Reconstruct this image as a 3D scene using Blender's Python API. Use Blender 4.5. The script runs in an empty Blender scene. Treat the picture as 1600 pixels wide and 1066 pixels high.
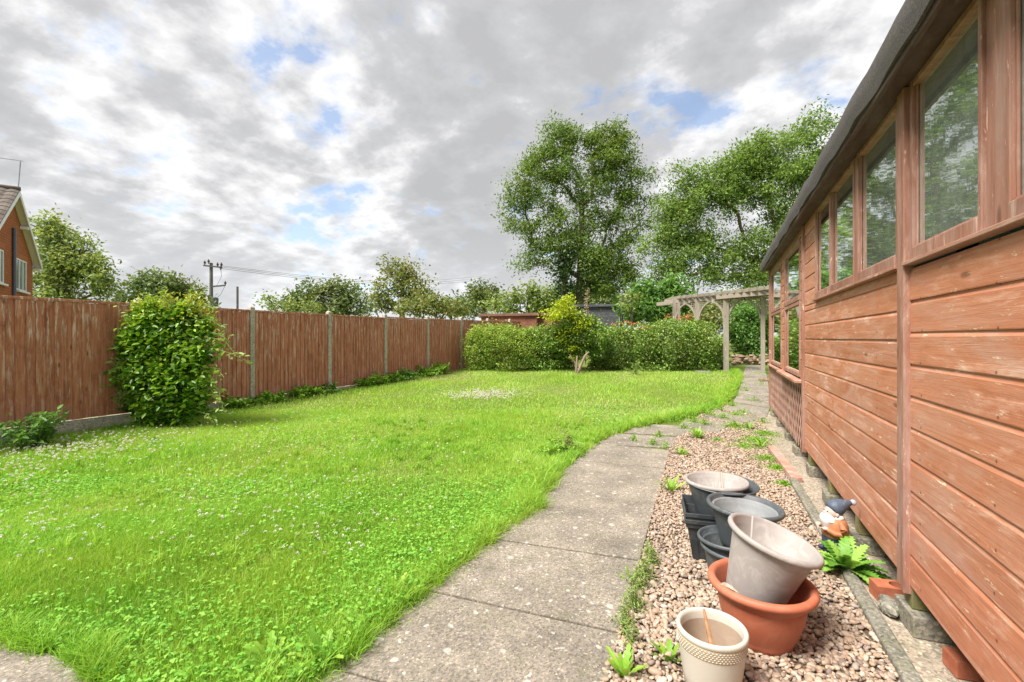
import bpy, math, random
import numpy as np
from mathutils import Vector, Matrix
random.seed(7); rng = np.random.default_rng(11)
S = bpy.context.scene; COL = S.collection
F = 720.0; H = 1.42; CX = 800.0; HY = 528.0
TH = math.atan((1124 - CX) / F); cT, sT = math.cos(TH), math.sin(TH)
PI = math.pi

# ---------------------------------------------------------------- site survey helpers
def gd(z):                      # ground height at camera-forward distance z (the garden climbs gently)
    return 0.032 * min(max(z - 6.0, 0.0), 16.0)
def gz(x, y): return gd(-x * sT + y * cT)
def gzn(x, y): return 0.032 * np.clip(-x * sT + y * cT - 6.0, 0, 16.0)
def W(u, z, h): return Vector((u * cT - z * sT, u * sT + z * cT, h))
def P(px, py, z): return W((px - CX) / F * z, z, H + (HY - py) / F * z)
def G(px, py, dz=0.0):
    dy = py - HY
    z = F * H / dy
    if z > 6: z = F * (H + 0.192) / (dy + 0.032 * F)
    p = W((px - CX) / F * z, z, 0); p.z = gd(z) + dz
    return p

# ---------------------------------------------------------------- object helpers
WL = {}
def tag(o, label=None, cat=None, group=None, kind=None):
    if label: o['label'] = label
    if cat: o['category'] = cat
    if group: o['group'] = group
    if kind: o['kind'] = kind
    return o
def thing(name, label, cat, loc, group=None):
    o = bpy.data.objects.new(name, None); COL.objects.link(o)
    o.empty_display_size = 0.1; o.location = loc; WL[o] = Vector(loc)
    return tag(o, label, cat, group)
class MB:
    def __init__(s): s.v = []; s.f = []; s.r = []; s.cr = 0.5
    def add(s, vs, fs):
        n = len(s.v); s.v += [tuple(q) for q in vs]; s.r += [s.cr] * len(vs)
        s.f += [tuple(i + n for i in f) for f in fs]
    def box(s, x0, x1, y0, y1, z0, z1, m=None):
        vs = [Vector((x, y, z)) for x in (x0, x1) for y in (y0, y1) for z in (z0, z1)]
        if m is not None: vs = [m @ q for q in vs]
        s.add(vs, [(0,1,3,2),(4,6,7,5),(0,4,5,1),(2,3,7,6),(0,2,6,4),(1,5,7,3)])
    def bar(s, a, b, w, h, up=(0,0,1)):
        a = Vector(a); b = Vector(b); d = (b - a); L = d.length; d.normalize()
        up = Vector(up); x = d.cross(up)
        if x.length < 1e-3: x = d.cross(Vector((1,0,0)))
        x.normalize(); z = x.cross(d)
        m = Matrix((x, d, z)).transposed().to_4x4(); m.translation = a
        s.box(-w/2, w/2, 0, L, -h/2, h/2, m)
    def tube(s, pts, rad, n=8, cap=True):
        pts = [Vector(p) for p in pts]
        if not hasattr(rad, '__len__'): rad = [rad] * len(pts)
        ref = Vector((0.31, 0.17, 0.93)); vs = []
        for i, p in enumerate(pts):
            d = (pts[min(i+1, len(pts)-1)] - pts[max(i-1, 0)])
            if d.length < 1e-9: d = Vector((0,0,1))
            d.normalize(); x = d.cross(ref)
            if x.length < 1e-2: x = d.cross(Vector((1,0,0)))
            x.normalize(); y = d.cross(x)
            for k in range(n):
                a = 2*PI*k/n; vs.append(p + (x*math.cos(a) + y*math.sin(a)) * rad[i])
        fs = []
        for i in range(len(pts)-1):
            for k in range(n):
                fs.append((i*n+k, i*n+(k+1)%n, (i+1)*n+(k+1)%n, (i+1)*n+k))
        if cap:
            fs.append(tuple(range(n))[::-1]); fs.append(tuple((len(pts)-1)*n+k for k in range(n)))
        s.add(vs, fs)
    def lathe(s, prof, n=48, m=None, wob=0.0, cap=True):
        vs = []; fs = []
        for (r, z) in prof:
            for k in range(n):
                a = 2*PI*k/n; rr = r*(1 + wob*math.sin(2*a+1))
                q = Vector((rr*math.cos(a), rr*math.sin(a), z))
                vs.append(m @ q if m is not None else q)
        for i in range(len(prof)-1):
            for k in range(n):
                fs.append((i*n+k, i*n+(k+1)%n, (i+1)*n+(k+1)%n, (i+1)*n+k))
        if cap and prof[0][0] > 1e-4: fs.append(tuple(range(n))[::-1])
        if cap and prof[-1][0] > 1e-4: fs.append(tuple((len(prof)-1)*n+k for k in range(n)))
        s.add(vs, fs)
    def prism(s, poly, z0, z1, m=None):      # poly list of (x,y); z may be callables
        n = len(poly)
        vs = [Vector((x, y, z0(x,y) if callable(z0) else z0)) for x, y in poly] + \
             [Vector((x, y, z1(x,y) if callable(z1) else z1)) for x, y in poly]
        if m is not None: vs = [m @ q for q in vs]
        s.add(vs, [tuple(range(n))[::-1], tuple(range(n, 2*n))] + [(i, (i+1)%n, n+(i+1)%n, n+i) for i in range(n)])
    def ball(s, c, rx, ry=None, rz=None, n=16, m=None, f=None):
        ry = ry or rx; rz = rz or rx; c = Vector(c); vs = []; k2 = n//2
        for i in range(k2+1):
            t = PI*i/k2
            for k in range(n):
                a = 2*PI*k/n; q = Vector((rx*math.sin(t)*math.cos(a), ry*math.sin(t)*math.sin(a), rz*math.cos(t)))
                if f: q = f(q)
                vs.append((m @ q if m is not None else q) + c)
        fs = [(i*n+k, (i+1)*n+k, (i+1)*n+(k+1)%n, i*n+(k+1)%n) for i in range(k2) for k in range(n)]
        s.add(vs, fs)
def arrmesh(name, v, f4=None, f3=None, rnd=None, smooth=False):
    me = bpy.data.meshes.new(name); v = np.asarray(v, dtype=np.float32)
    me.vertices.add(len(v)); me.vertices.foreach_set('co', v.ravel())
    idx = []; tot = []
    if f4 is not None and len(f4): idx.append(np.asarray(f4, dtype=np.int32).ravel()); tot.append(np.full(len(f4), 4, np.int32))
    if f3 is not None and len(f3): idx.append(np.asarray(f3, dtype=np.int32).ravel()); tot.append(np.full(len(f3), 3, np.int32))
    idx = np.concatenate(idx); tot = np.concatenate(tot)
    me.loops.add(len(idx)); me.loops.foreach_set('vertex_index', idx)
    st = np.concatenate([[0], np.cumsum(tot)[:-1]]).astype(np.int32)
    me.polygons.add(len(tot)); me.polygons.foreach_set('loop_start', st); me.polygons.foreach_set('loop_total', tot)
    if smooth: me.polygons.foreach_set('use_smooth', np.ones(len(tot), dtype=bool))
    if rnd is not None:
        at = me.attributes.new('rnd', 'FLOAT', 'POINT'); at.data.foreach_set('value', np.asarray(rnd, dtype=np.float32))
    me.update(calc_edges=True); return me
def link(name, me, m, parent=None, shift=None):
    o = bpy.data.objects.new(name, me); COL.objects.link(o)
    if m: me.materials.append(m)
    if parent: o.parent = parent; WL[o] = WL[parent]
    elif shift is not None: o.location = shift; WL[o] = Vector(shift)
    else: WL[o] = Vector((0,0,0))
    return o
def obj(name, mb, m, parent=None, smooth=False, bevel=0.0, local=False, seg=2, angle=40):
    off = Vector((0,0,0)) if (parent is None or local) else WL[parent]
    shift = None; v = mb.v
    if parent is None and not local:
        xs = np.array(v); lo = xs.min(0); hi = xs.max(0)
        shift = Vector(((lo[0]+hi[0])/2, (lo[1]+hi[1])/2, lo[2])); off = shift
    me = bpy.data.meshes.new(name)
    me.from_pydata([(a-off[0], b-off[1], c-off[2]) for a, b, c in v], [], mb.f)
    at = me.attributes.new('rnd', 'FLOAT', 'POINT'); at.data.foreach_set('value', mb.r)
    if smooth: me.polygons.foreach_set('use_smooth', [True]*len(me.polygons))
    me.update()
    o = link(name, me, m, parent, shift)
    if bevel:
        b = o.modifiers.new('bevel', 'BEVEL'); b.width = bevel; b.segments = seg; b.limit_method = 'ANGLE'; b.angle_limit = math.radians(35)
    if smooth and angle < 180:  # keep hard edges
        try: me.set_sharp_from_angle(angle=math.radians(angle))
        except Exception: pass
    return o
def npobj(name, v, f4, f3, rnd, m, parent=None, smooth=False):
    v = np.asarray(v, dtype=np.float32)
    if parent is not None: v = v - np.array(WL[parent], dtype=np.float32)
    return link(name, arrmesh(name, v, f4, f3, rnd, smooth), m, parent)

# ---------------------------------------------------------------- materials
class NT:
    def __init__(s, name):
        s.m = bpy.data.materials.new(name); s.m.use_nodes = True; s.t = s.m.node_tree; s.b = s.t.nodes['Principled BSDF']
        s.o = s.t.nodes['Material Output']; s.tc = None
    def n(s, ty, props=None, **inp):
        q = s.t.nodes.new(ty)
        for k, v in (props or {}).items(): setattr(q, k, v)
        for k, v in inp.items():
            k = k.replace('_', ' ')
            tgt = q.inputs[int(k[1:])] if (k[0] == 'i' and k[1:].isdigit()) else q.inputs[k]
            s.set(tgt, v)
        return q
    def set(s, tgt, v):
        if isinstance(v, bpy.types.NodeSocket): s.t.links.new(v, tgt)
        elif isinstance(v, bpy.types.Node): s.t.links.new(v.outputs[0], tgt)
        else:
            if hasattr(v, '__len__') and len(v) == 3 and tgt.type == 'RGBA': v = (*v, 1)
            tgt.default_value = v
    def obj(s):
        if not s.tc: s.tc = s.t.nodes.new('ShaderNodeTexCoord')
        return s.tc.outputs['Object']
    def geo(s): return s.n('ShaderNodeNewGeometry').outputs['Position']
    def map(s, vec, scale=(1,1,1), loc=(0,0,0), rot=(0,0,0)):
        return s.n('ShaderNodeMapping', Vector=vec, Scale=scale, Location=loc, Rotation=rot).outputs[0]
    def noise(s, vec, scale, detail=4, rough=0.55, dist=0.0):
        return s.n('ShaderNodeTexNoise', Vector=vec, Scale=scale, Detail=detail, Roughness=rough, Distortion=dist).outputs[0]
    def ramp(s, fac, stops, interp='LINEAR'):
        q = s.n('ShaderNodeValToRGB', Fac=fac); cr = q.color_ramp; cr.interpolation = interp
        while len(cr.elements) > 1: cr.elements.remove(cr.elements[-1])
        for i, (p, c) in enumerate(stops):
            e = cr.elements[0] if i == 0 else cr.elements.new(p)
            e.position = p
            if not hasattr(c, '__len__'): c = (c, c, c)
            e.color = (*c, 1) if len(c) == 3 else c
        return q.outputs[0]
    def mix(s, fac, a, b, mode='MIX'):
        q = s.t.nodes.new('ShaderNodeMix'); q.data_type = 'RGBA'; q.blend_type = mode
        s.set(q.inputs[0], fac); s.set(q.inputs[6], a); s.set(q.inputs[7], b); return q.outputs[2]
    def math(s, op, a, b=0.0, clamp=False):
        q = s.t.nodes.new('ShaderNodeMath'); q.operation = op; q.use_clamp = clamp
        s.set(q.inputs[0], a); s.set(q.inputs[1], b); return q.outputs[0]
    def attr(s, nm='rnd'): return s.n('ShaderNodeAttribute', {'attribute_name': nm}).outputs['Fac']
    def bump(s, h, strength=0.4, dist=0.01):
        q = s.n('ShaderNodeBump', Strength=strength, Distance=dist, Height=h); s.set(s.b.inputs['Normal'], q.outputs[0]); return q.outputs[0]
    def fin(s, col, rough=0.8, spec=0.3, metal=0.0):
        s.set(s.b.inputs['Base Color'], col); s.set(s.b.inputs['Roughness'], rough); s.b.inputs['Specular IOR Level'].default_value = spec
        s.b.inputs['Metallic'].default_value = metal; return s.m

def m_leaf(name, cols, trans=0.35, rough=0.5, spec=0.25, patch=None, tcol=None):
    t = NT(name); k = len(cols)
    c = t.ramp(t.attr(), [(i/(k-1), col) for i, col in enumerate(cols)])
    if patch:
        nz = t.ramp(t.noise(t.geo(), patch[0], 3, 0.6), [(0.4, 0.0), (0.62, 1.0)])
        c = t.mix(t.math('MULTIPLY', nz, patch[2]), c, patch[1])
    t.fin(c, rough, spec)
    tr = t.n('ShaderNodeBsdfTranslucent', Color=t.mix(1.0, c, tcol or (1.15, 1.12, 0.65), 'MULTIPLY'))
    mx = t.n('ShaderNodeMixShader', Fac=trans); t.t.links.new(t.b.outputs[0], mx.inputs[1]); t.t.links.new(tr.outputs[0], mx.inputs[2])
    t.t.links.new(mx.outputs[0], t.o.inputs[0]); return t.m
def m_plain(name, col, rough=0.6, spec=0.4, var=0.15, scale=8, bump=0.0, metal=0.0):
    t = NT(name); n = t.noise(t.obj(), scale, 5, 0.6)
    c = t.mix(t.ramp(n, [(0.3, 0.0), (0.7, 1.0)]), tuple(x*(1-var) for x in col), tuple(min(1, x*(1+var)) for x in col))
    if bump: t.bump(t.noise(t.obj(), scale*8, 4), bump, 0.004)
    return t.fin(c, rough, spec, metal)
def m_bark(name, col):
    t = NT(name); v = t.map(t.obj(), (6, 6, 1.2)); n = t.noise(v, 2.5, 6, 0.65, 0.3)
    t.bump(n, 0.8, 0.03)
    return t.fin(t.ramp(n, [(0.3, tuple(c*0.5 for c in col)), (0.65, tuple(c*1.3 for c in col))]), 0.95, 0.1)

# shed cladding: reddish stain on softwood, worn pale where the coat has gone
def m_shed(name, a, b, worn, wornamt=0.5, axis='Y', green=0.0):
    t = NT(name); o = t.obj()
    sc = (30, 1.1, 30) if axis == 'Y' else (30, 30, 1.1)
    off = t.math('MULTIPLY', t.attr(), 37.0)
    vec = t.n('ShaderNodeVectorMath', {'operation': 'ADD'}, i0=o, i1=t.n('ShaderNodeCombineXYZ', X=off, Y=off, Z=off).outputs[0]).outputs[0]
    g = t.noise(t.map(vec, sc), 1.5, 7, 0.62, 0.6)
    fine = t.noise(t.map(vec, (90, 3, 90) if axis == 'Y' else (90, 90, 3)), 3, 4, 0.7)
    c = t.ramp(g, [(0.28, a), (0.5, tuple((x+y)/2 for x, y in zip(a, b))), (0.72, b)])
    c = t.mix(t.math('MULTIPLY', fine, 0.35), c, tuple(x*0.55 for x in a))
    c = t.mix(0.75, c, t.ramp(t.attr(), [(0, (0.78, 0.76, 0.76)), (0.5, (1, 1, 1)), (1, (1.0, 0.93, 0.9))]), 'MULTIPLY')
    w = t.noise(t.map(vec, (3, 0.9, 5) if axis == 'Y' else (3, 5, 0.9)), 2.2, 8, 0.72, 0.5)
    wm = t.math('MULTIPLY', t.ramp(w, [(0.52, 0.0), (0.60, 0.35), (0.72, 1.0)]), t.ramp(fine, [(0.25, 0.2), (0.6, 1.0)]))
    c = t.mix(t.math('MULTIPLY', wm, wornamt), c, worn)
    gy = t.noise(t.map(vec, (2, 0.8, 3) if axis == 'Y' else (2, 3, 0.8)), 1.7, 6, 0.7, 0.8)
    c = t.mix(t.ramp(gy, [(0.45, 0.0), (0.66, 0.30)]), c, tuple(x*0.45+y*0.33 for x, y in zip(worn, (0.5, 0.5, 0.5))))  # greyish film and sheen patches put into the wood colour
    c = t.mix(t.ramp(gy, [(0.30, 0.5), (0.44, 0.0)]), c, tuple(x*0.62 for x in a))
    # flaked nearly bare flecks
    fl = t.noise(t.map(vec, (14, 4, 26) if axis == 'Y' else (14, 26, 4)), 1.6, 6, 0.75)
    c = t.mix(t.ramp(fl, [(0.62, 0.0), (0.67, 0.8)]), c, tuple(min(0.8, x*1.25) for x in worn))
    # knots
    vo = t.n('ShaderNodeTexVoronoi', {'feature': 'F1'}, Vector=t.map(vec, (3.4, 1.6, 5.5) if axis == 'Y' else (5, 5.5, 1.6)), Scale=1.3)
    kn = t.ramp(vo.outputs['Distance'], [(0.0, 1.0), (0.06, 0.8), (0.11, 0.0)])
    c = t.mix(t.math('MULTIPLY', kn, 0.75), c, (0.11, 0.04, 0.02))
    if axis == 'Y':
        sp = t.n('ShaderNodeSeparateXYZ', Vector=o)
        fy = t.math('ABSOLUTE', t.math('SUBTRACT', t.math('FRACT', t.math('MULTIPLY', t.math('ADD', sp.outputs[1], t.math('MULTIPLY', t.attr(), 0.03)), 1.6)), 0.5))
        fz = t.math('ABSOLUTE', t.math('SUBTRACT', t.math('FRACT', t.math('DIVIDE', t.math('SUBTRACT', sp.outputs[2], 0.235), 0.147)), 0.28))
        nd = t.math('ADD', t.math('POWER', t.math('MULTIPLY', fy, 0.625), 2.0), t.math('POWER', t.math('MULTIPLY', fz, 0.147), 2.0))
        nl = t.ramp(t.math('MULTIPLY', nd, 10000.0), [(0.10, 1.0), (0.35, 0.35), (0.9, 0.0)])
        c = t.mix(t.math('MULTIPLY', nl, 0.8), c, (0.07, 0.035, 0.025))
    if green:
        gn = t.noise(o, 5, 5, 0.7); c = t.mix(t.math('MULTIPLY', t.ramp(gn, [(0.42, 0), (0.6, 1)]), green), c, (0.12, 0.13, 0.04))
    t.bump(t.math('ADD', g, t.math('MULTIPLY', fine, 0.5)), 0.45, 0.004)
    return t.fin(c, t.ramp(w, [(0.4, 0.55), (0.7, 0.85)]), 0.3)
M_shed = m_shed('shed_boards', (0.44, 0.168, 0.088), (0.60, 0.265, 0.150), (0.78, 0.55, 0.42), 0.9)
M_trim = m_shed('shed_trim', (0.26, 0.120, 0.080), (0.40, 0.20, 0.142), (0.62, 0.45, 0.37), 0.85, 'Z')
M_trimY = m_shed('shed_trim_long', (0.34, 0.155, 0.10), (0.50, 0.25, 0.17), (0.70, 0.50, 0.40), 0.85, 'Y')
M_fascia = m_shed('shed_fascia', (0.055, 0.027, 0.020), (0.095, 0.047, 0.034), (0.17, 0.11, 0.08), 0.5)
M_lattice = m_shed('lattice_wood', (0.36, 0.17, 0.12), (0.52, 0.31, 0.24), (0.76, 0.64, 0.55), 0.9, 'Z')
M_bearer = m_shed('bearer_wood', (0.20, 0.17, 0.08), (0.30, 0.26, 0.12), (0.28, 0.30, 0.06), 0.8, 'Y', 0.8)

def m_fence():
    t = NT('fence_boards'); o = t.obj(); off = t.math('MULTIPLY', t.attr(), 53.0)
    vec = t.n('ShaderNodeVectorMath', {'operation': 'ADD'}, i0=o, i1=t.n('ShaderNodeCombineXYZ', X=off, Y=off, Z=off).outputs[0]).outputs[0]
    g = t.noise(t.map(vec, (22, 22, 1.0)), 1.6, 6, 0.62, 0.8)
    c = t.ramp(g, [(0.3, (0.29, 0.105, 0.060)), (0.5, (0.44, 0.170, 0.102)), (0.75, (0.57, 0.255, 0.165))])
    c = t.mix(0.85, c, t.ramp(t.attr(), [(0, (0.84, 0.82, 0.82)), (0.5, (1, 1, 1)), (1, (1.0, 0.97, 0.96))]), 'MULTIPLY')
    mo = t.noise(t.map(vec, (4, 4, 2.2)), 1.6, 7, 0.7, 0.6)
    c = t.mix(t.ramp(mo, [(0.50, 0.0), (0.66, 0.45)]), c, (0.55, 0.30, 0.19)); c = t.mix(t.ramp(mo, [(0.30, 0.55), (0.46, 0.0)]), c, (0.17, 0.075, 0.05))
    # bleached vertical streaks, strongest towards the top edge
    st = t.noise(t.map(vec, (16, 16, 1.7)), 1.5, 8, 0.75, 0.4)
    z = t.n('ShaderNodeSeparateXYZ', Vector=o).outputs[2]
    thr = t.ramp(t.math('DIVIDE', z, 2.1), [(0.1, 0.0), (0.6, 0.15), (1.0, 0.7)])
    stm = t.math('MULTIPLY', t.ramp(st, [(0.52, 0.0), (0.64, 1.0)]), t.math('ADD', 0.35, thr))
    c = t.mix(stm, c, (0.72, 0.61, 0.54))
    vo = t.n('ShaderNodeTexVoronoi', {'feature': 'F1'}, Vector=t.map(vec, (5.5, 5.5, 2.0)), Scale=1.2)
    kn = t.ramp(vo.outputs['Distance'], [(0.0, 1.0), (0.07, 0.7), (0.12, 0.0)])
    c = t.mix(t.math('MULTIPLY', kn, 0.8), c, (0.07, 0.03, 0.02))
    t.bump(t.math('ADD', g, st), 0.5, 0.004)
    return t.fin(c, 0.88, 0.15)
M_fence = m_fence()

def m_concrete(name, a, b, spot=0.5, speck=220, lichen=(0.55, 0.54, 0.47), bump=0.5, moss=0.0, geo=True):
    t = NT(name); o = t.geo() if geo else t.obj()
    n1 = t.noise(o, 2.3, 6, 0.65); n2 = t.noise(o, speck, 3, 0.7)
    vo = t.n('ShaderNodeTexVoronoi', {'feature': 'F1'}, Vector=o, Scale=speck*0.55)
    c = t.ramp(n1, [(0.3, a), (0.7, b)])
    c = t.mix(0.8, c, t.ramp(vo.outputs['Color'], [(0.1, (0.5, 0.48, 0.46)), (0.45, (0.95, 0.95, 0.95)), (0.8, (1.35, 1.28, 1.2)), (0.95, (2.3, 2.2, 2.05))]), 'MULTIPLY')
    c = t.mix(t.math('MULTIPLY', t.ramp(n2, [(0.55, 0), (0.7, 1)]), 0.35), c, (0.07, 0.06, 0.055))
    if spot:
        dv = t.n('ShaderNodeVectorMath', {'operation': 'ADD'}, i0=o, i1=t.n('ShaderNodeVectorMath', {'operation': 'SCALE'}, i0=t.n('ShaderNodeTexNoise', Vector=o, Scale=26.0, Detail=3.0).outputs[1], Scale=0.05).outputs[0]).outputs[0]
        for sc, r, am in ((4.2, 0.20, 0.7), (8.5, 0.25, 0.8), (19.0, 0.30, 0.9)):
            q = t.n('ShaderNodeTexVoronoi', {'feature': 'F1'}, Vector=dv, Scale=sc, Randomness=1.0)
            sel = t.n('ShaderNodeSeparateColor', Color=q.outputs['Color']).outputs[0]
            rad = t.math('MULTIPLY', sel, r)
            msk = t.ramp(t.math('SUBTRACT', rad, q.outputs['Distance']), [(0.0, 0.0), (0.10, 1.0)])
            c = t.mix(t.math('MULTIPLY', msk, t.math('MULTIPLY', spot*am, t.ramp(n2, [(0.35, 0.25), (0.6, 1.0)]))), c, lichen)
    if moss:
        c = t.mix(t.math('MULTIPLY', t.ramp(t.noise(o, 7, 6, 0.7), [(0.5, 0), (0.65, 1)]), moss), c, (0.12, 0.14, 0.04))
    t.bump(t.math('ADD', n2, vo.outputs['Distance']), bump, 0.003)
    return t.fin(c, 0.92, 0.2)
M_path = m_concrete('path_concrete', (0.150, 0.134, 0.112), (0.300, 0.265, 0.220), 0.75, moss=0.14, lichen=(0.62, 0.60, 0.54))
M_conc = m_concrete('post_concrete', (0.36, 0.34, 0.29), (0.50, 0.47, 0.41), 0.3, 160, moss=0.25)
M_kerb = m_concrete('kerb_concrete', (0.15, 0.145, 0.12), (0.25, 0.24, 0.2), 0.4, 160, moss=0.3)
M_base = m_concrete('base_concrete', (0.26, 0.22, 0.17), (0.36, 0.31, 0.25), 0.2, 150, moss=0.15)
M_block = m_concrete('block_concrete', (0.17, 0.16, 0.13), (0.27, 0.25, 0.2), 0.2, 120, moss=0.45)

def m_ground():
    t = NT('lawn_ground'); o = t.geo()
    n = t.noise(o, 0.6, 6, 0.6); n2 = t.noise(o, 40, 5, 0.7)
    c = t.ramp(n2, [(0.3, (0.06, 0.085, 0.02)), (0.55, (0.12, 0.17, 0.035)), (0.8, (0.20, 0.24, 0.08))])
    c = t.mix(t.ramp(n, [(0.4, 0.0), (0.7, 0.4)]), c, (0.20, 0.22, 0.05))
    t.bump(n2, 0.8, 0.02); return t.fin(c, 0.95, 0.1)
M_ground = m_ground()
def m_soil(name, a, b, sc=60):
    t = NT(name); n = t.noise(t.geo(), sc, 6, 0.7); t.bump(n, 0.9, 0.02)
    return t.fin(t.ramp(n, [(0.3, a), (0.7, b)]), 0.95, 0.1)
M_gravelbase = m_soil('gravel_dirt', (0.10, 0.07, 0.045), (0.30, 0.22, 0.15), 120)
def m_pebble():
    t = NT('pebbles'); a = t.attr()
    c = t.ramp(a, [(0, (0.14, 0.12, 0.115)), (0.06, (0.24, 0.19, 0.165)), (0.18, (0.38, 0.28, 0.20)), (0.35, (0.47, 0.37, 0.28)), (0.5, (0.37, 0.275, 0.21)),
                   (0.62, (0.54, 0.44, 0.35)), (0.74, (0.42, 0.31, 0.255)), (0.86, (0.58, 0.51, 0.45)), (0.95, (0.35, 0.31, 0.29)), (1, (0.62, 0.58, 0.53))], 'CONSTANT')
    c = t.mix(0.25, c, (0.40, 0.31, 0.225)); c = t.mix(1.0, c, (0.93, 0.91, 0.88), 'MULTIPLY'); n = t.noise(t.geo(), 90, 5, 0.7); c = t.mix(t.ramp(n, [(0.35, 0), (0.7, 0.5)]), c, t.mix(1.0, c, (0.62, 0.55, 0.5), 'MULTIPLY'))
    t.bump(n, 0.3, 0.002); return t.fin(c, 0.62, 0.35)
M_pebble = m_pebble()
M_grass = m_leaf('grass_blades', [(0.15, 0.34, 0.035), (0.24, 0.48, 0.050), (0.33, 0.57, 0.070), (0.43, 0.64, 0.11), (0.56, 0.70, 0.22), (0.66, 0.62, 0.36)], 0.42, 0.5, 0.2, (0.9, (0.40, 0.52, 0.07), 0.5))
M_clover = m_leaf('clover_leaves', [(0.13, 0.36, 0.035), (0.21, 0.48, 0.055), (0.33, 0.58, 0.09)], 0.35, 0.5, 0.25)
M_weed = m_leaf('weed_leaves', [(0.13, 0.29, 0.03), (0.23, 0.44, 0.045), (0.38, 0.56, 0.08)], 0.35, 0.45, 0.3)
M_dande = m_leaf('dandelion_leaves', [(0.10, 0.25, 0.03), (0.19, 0.40, 0.055), (0.34, 0.55, 0.11)], 0.3, 0.45, 0.35)
M_flower = m_leaf('clover_flower', [(0.75, 0.62, 0.56), (0.80, 0.79, 0.72), (0.8, 0.72, 0.68)], 0.2, 0.7, 0.2, tcol=(1, 1, 1))
M_orange = m_leaf('orange_petals', [(0.70, 0.36, 0.04), (0.78, 0.52, 0.06)], 0.3, 0.6, 0.2, tcol=(1, 0.8, 0.3))
M_pinkred = m_leaf('red_petals', [(0.55, 0.14, 0.06), (0.70, 0.28, 0.10)], 0.3, 0.6, 0.2, tcol=(1, 0.8, 0.5))
M_shrub = m_leaf('shrub_leaves', [(0.045, 0.12, 0.012), (0.11, 0.26, 0.02), (0.24, 0.43, 0.035), (0.42, 0.58, 0.07)], 0.32, 0.35, 0.45)
M_shrubtip = m_leaf('shrub_tips', [(0.30, 0.40, 0.04), (0.46, 0.50, 0.06), (0.50, 0.42, 0.06)], 0.4, 0.4, 0.4)
M_priv = m_leaf('lime_hedge_leaves', [(0.09, 0.19, 0.025), (0.20, 0.34, 0.045), (0.40, 0.53, 0.09), (0.58, 0.66, 0.16)], 0.35, 0.45, 0.35, (1.2, (0.26, 0.36, 0.05), 0.5))
M_hedge = m_leaf('dark_hedge_leaves', [(0.06, 0.14, 0.02), (0.14, 0.27, 0.04), (0.26, 0.41, 0.07), (0.46, 0.56, 0.14)], 0.3, 0.45, 0.35, (1.3, (0.14, 0.13, 0.03), 0.35))
M_lime = m_leaf('lime_leaves', [(0.30, 0.42, 0.02), (0.44, 0.54, 0.03), (0.56, 0.58, 0.05)], 0.4, 0.45, 0.3)
M_pale = m_leaf('pale_leaves', [(0.16, 0.26, 0.06), (0.28, 0.40, 0.11), (0.40, 0.48, 0.16)], 0.35, 0.45, 0.3)
M_ash = m_leaf('ash_leaves', [(0.085, 0.150, 0.040), (0.145, 0.235, 0.055), (0.22, 0.33, 0.08), (0.33, 0.43, 0.13)], 0.4, 0.5, 0.25, (0.25, (0.16, 0.22, 0.03), 0.4))
M_ash2 = m_leaf('broad_tree_leaves', [(0.10, 0.175, 0.05), (0.175, 0.285, 0.075), (0.27, 0.40, 0.11), (0.40, 0.51, 0.17)], 0.4, 0.5, 0.25, (0.3, (0.18, 0.26, 0.04), 0.4))
M_poplar = m_leaf('poplar_leaves', [(0.13, 0.19, 0.06), (0.21, 0.29, 0.085), (0.31, 0.39, 0.12), (0.42, 0.45, 0.16)], 0.38, 0.5, 0.25)
M_haw = m_leaf('hawthorn_leaves', [(0.10, 0.16, 0.065), (0.16, 0.235, 0.09), (0.24, 0.33, 0.13)], 0.3, 0.5, 0.25, (0.3, (0.20, 0.21, 0.05), 0.5))
M_autumn = m_leaf('turning_leaves', [(0.13, 0.18, 0.06), (0.21, 0.26, 0.08), (0.29, 0.31, 0.10), (0.34, 0.29, 0.12)], 0.35, 0.5, 0.25)
M_sumac = m_leaf('sumac_leaves', [(0.09, 0.19, 0.045), (0.15, 0.30, 0.065), (0.24, 0.42, 0.10)], 0.38, 0.45, 0.3)
M_bark = m_bark('bark_grey', (0.14, 0.12, 0.095)); M_barkb = m_bark('bark_brown', (0.15, 0.105, 0.075)); M_barkp = m_bark('bark_pale', (0.30, 0.22, 0.17))
M_stem = m_plain('green_stems', (0.16, 0.26, 0.05), 0.6, 0.3)
M_drystem = m_plain('dry_stems', (0.38, 0.31, 0.18), 0.8, 0.2)

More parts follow.
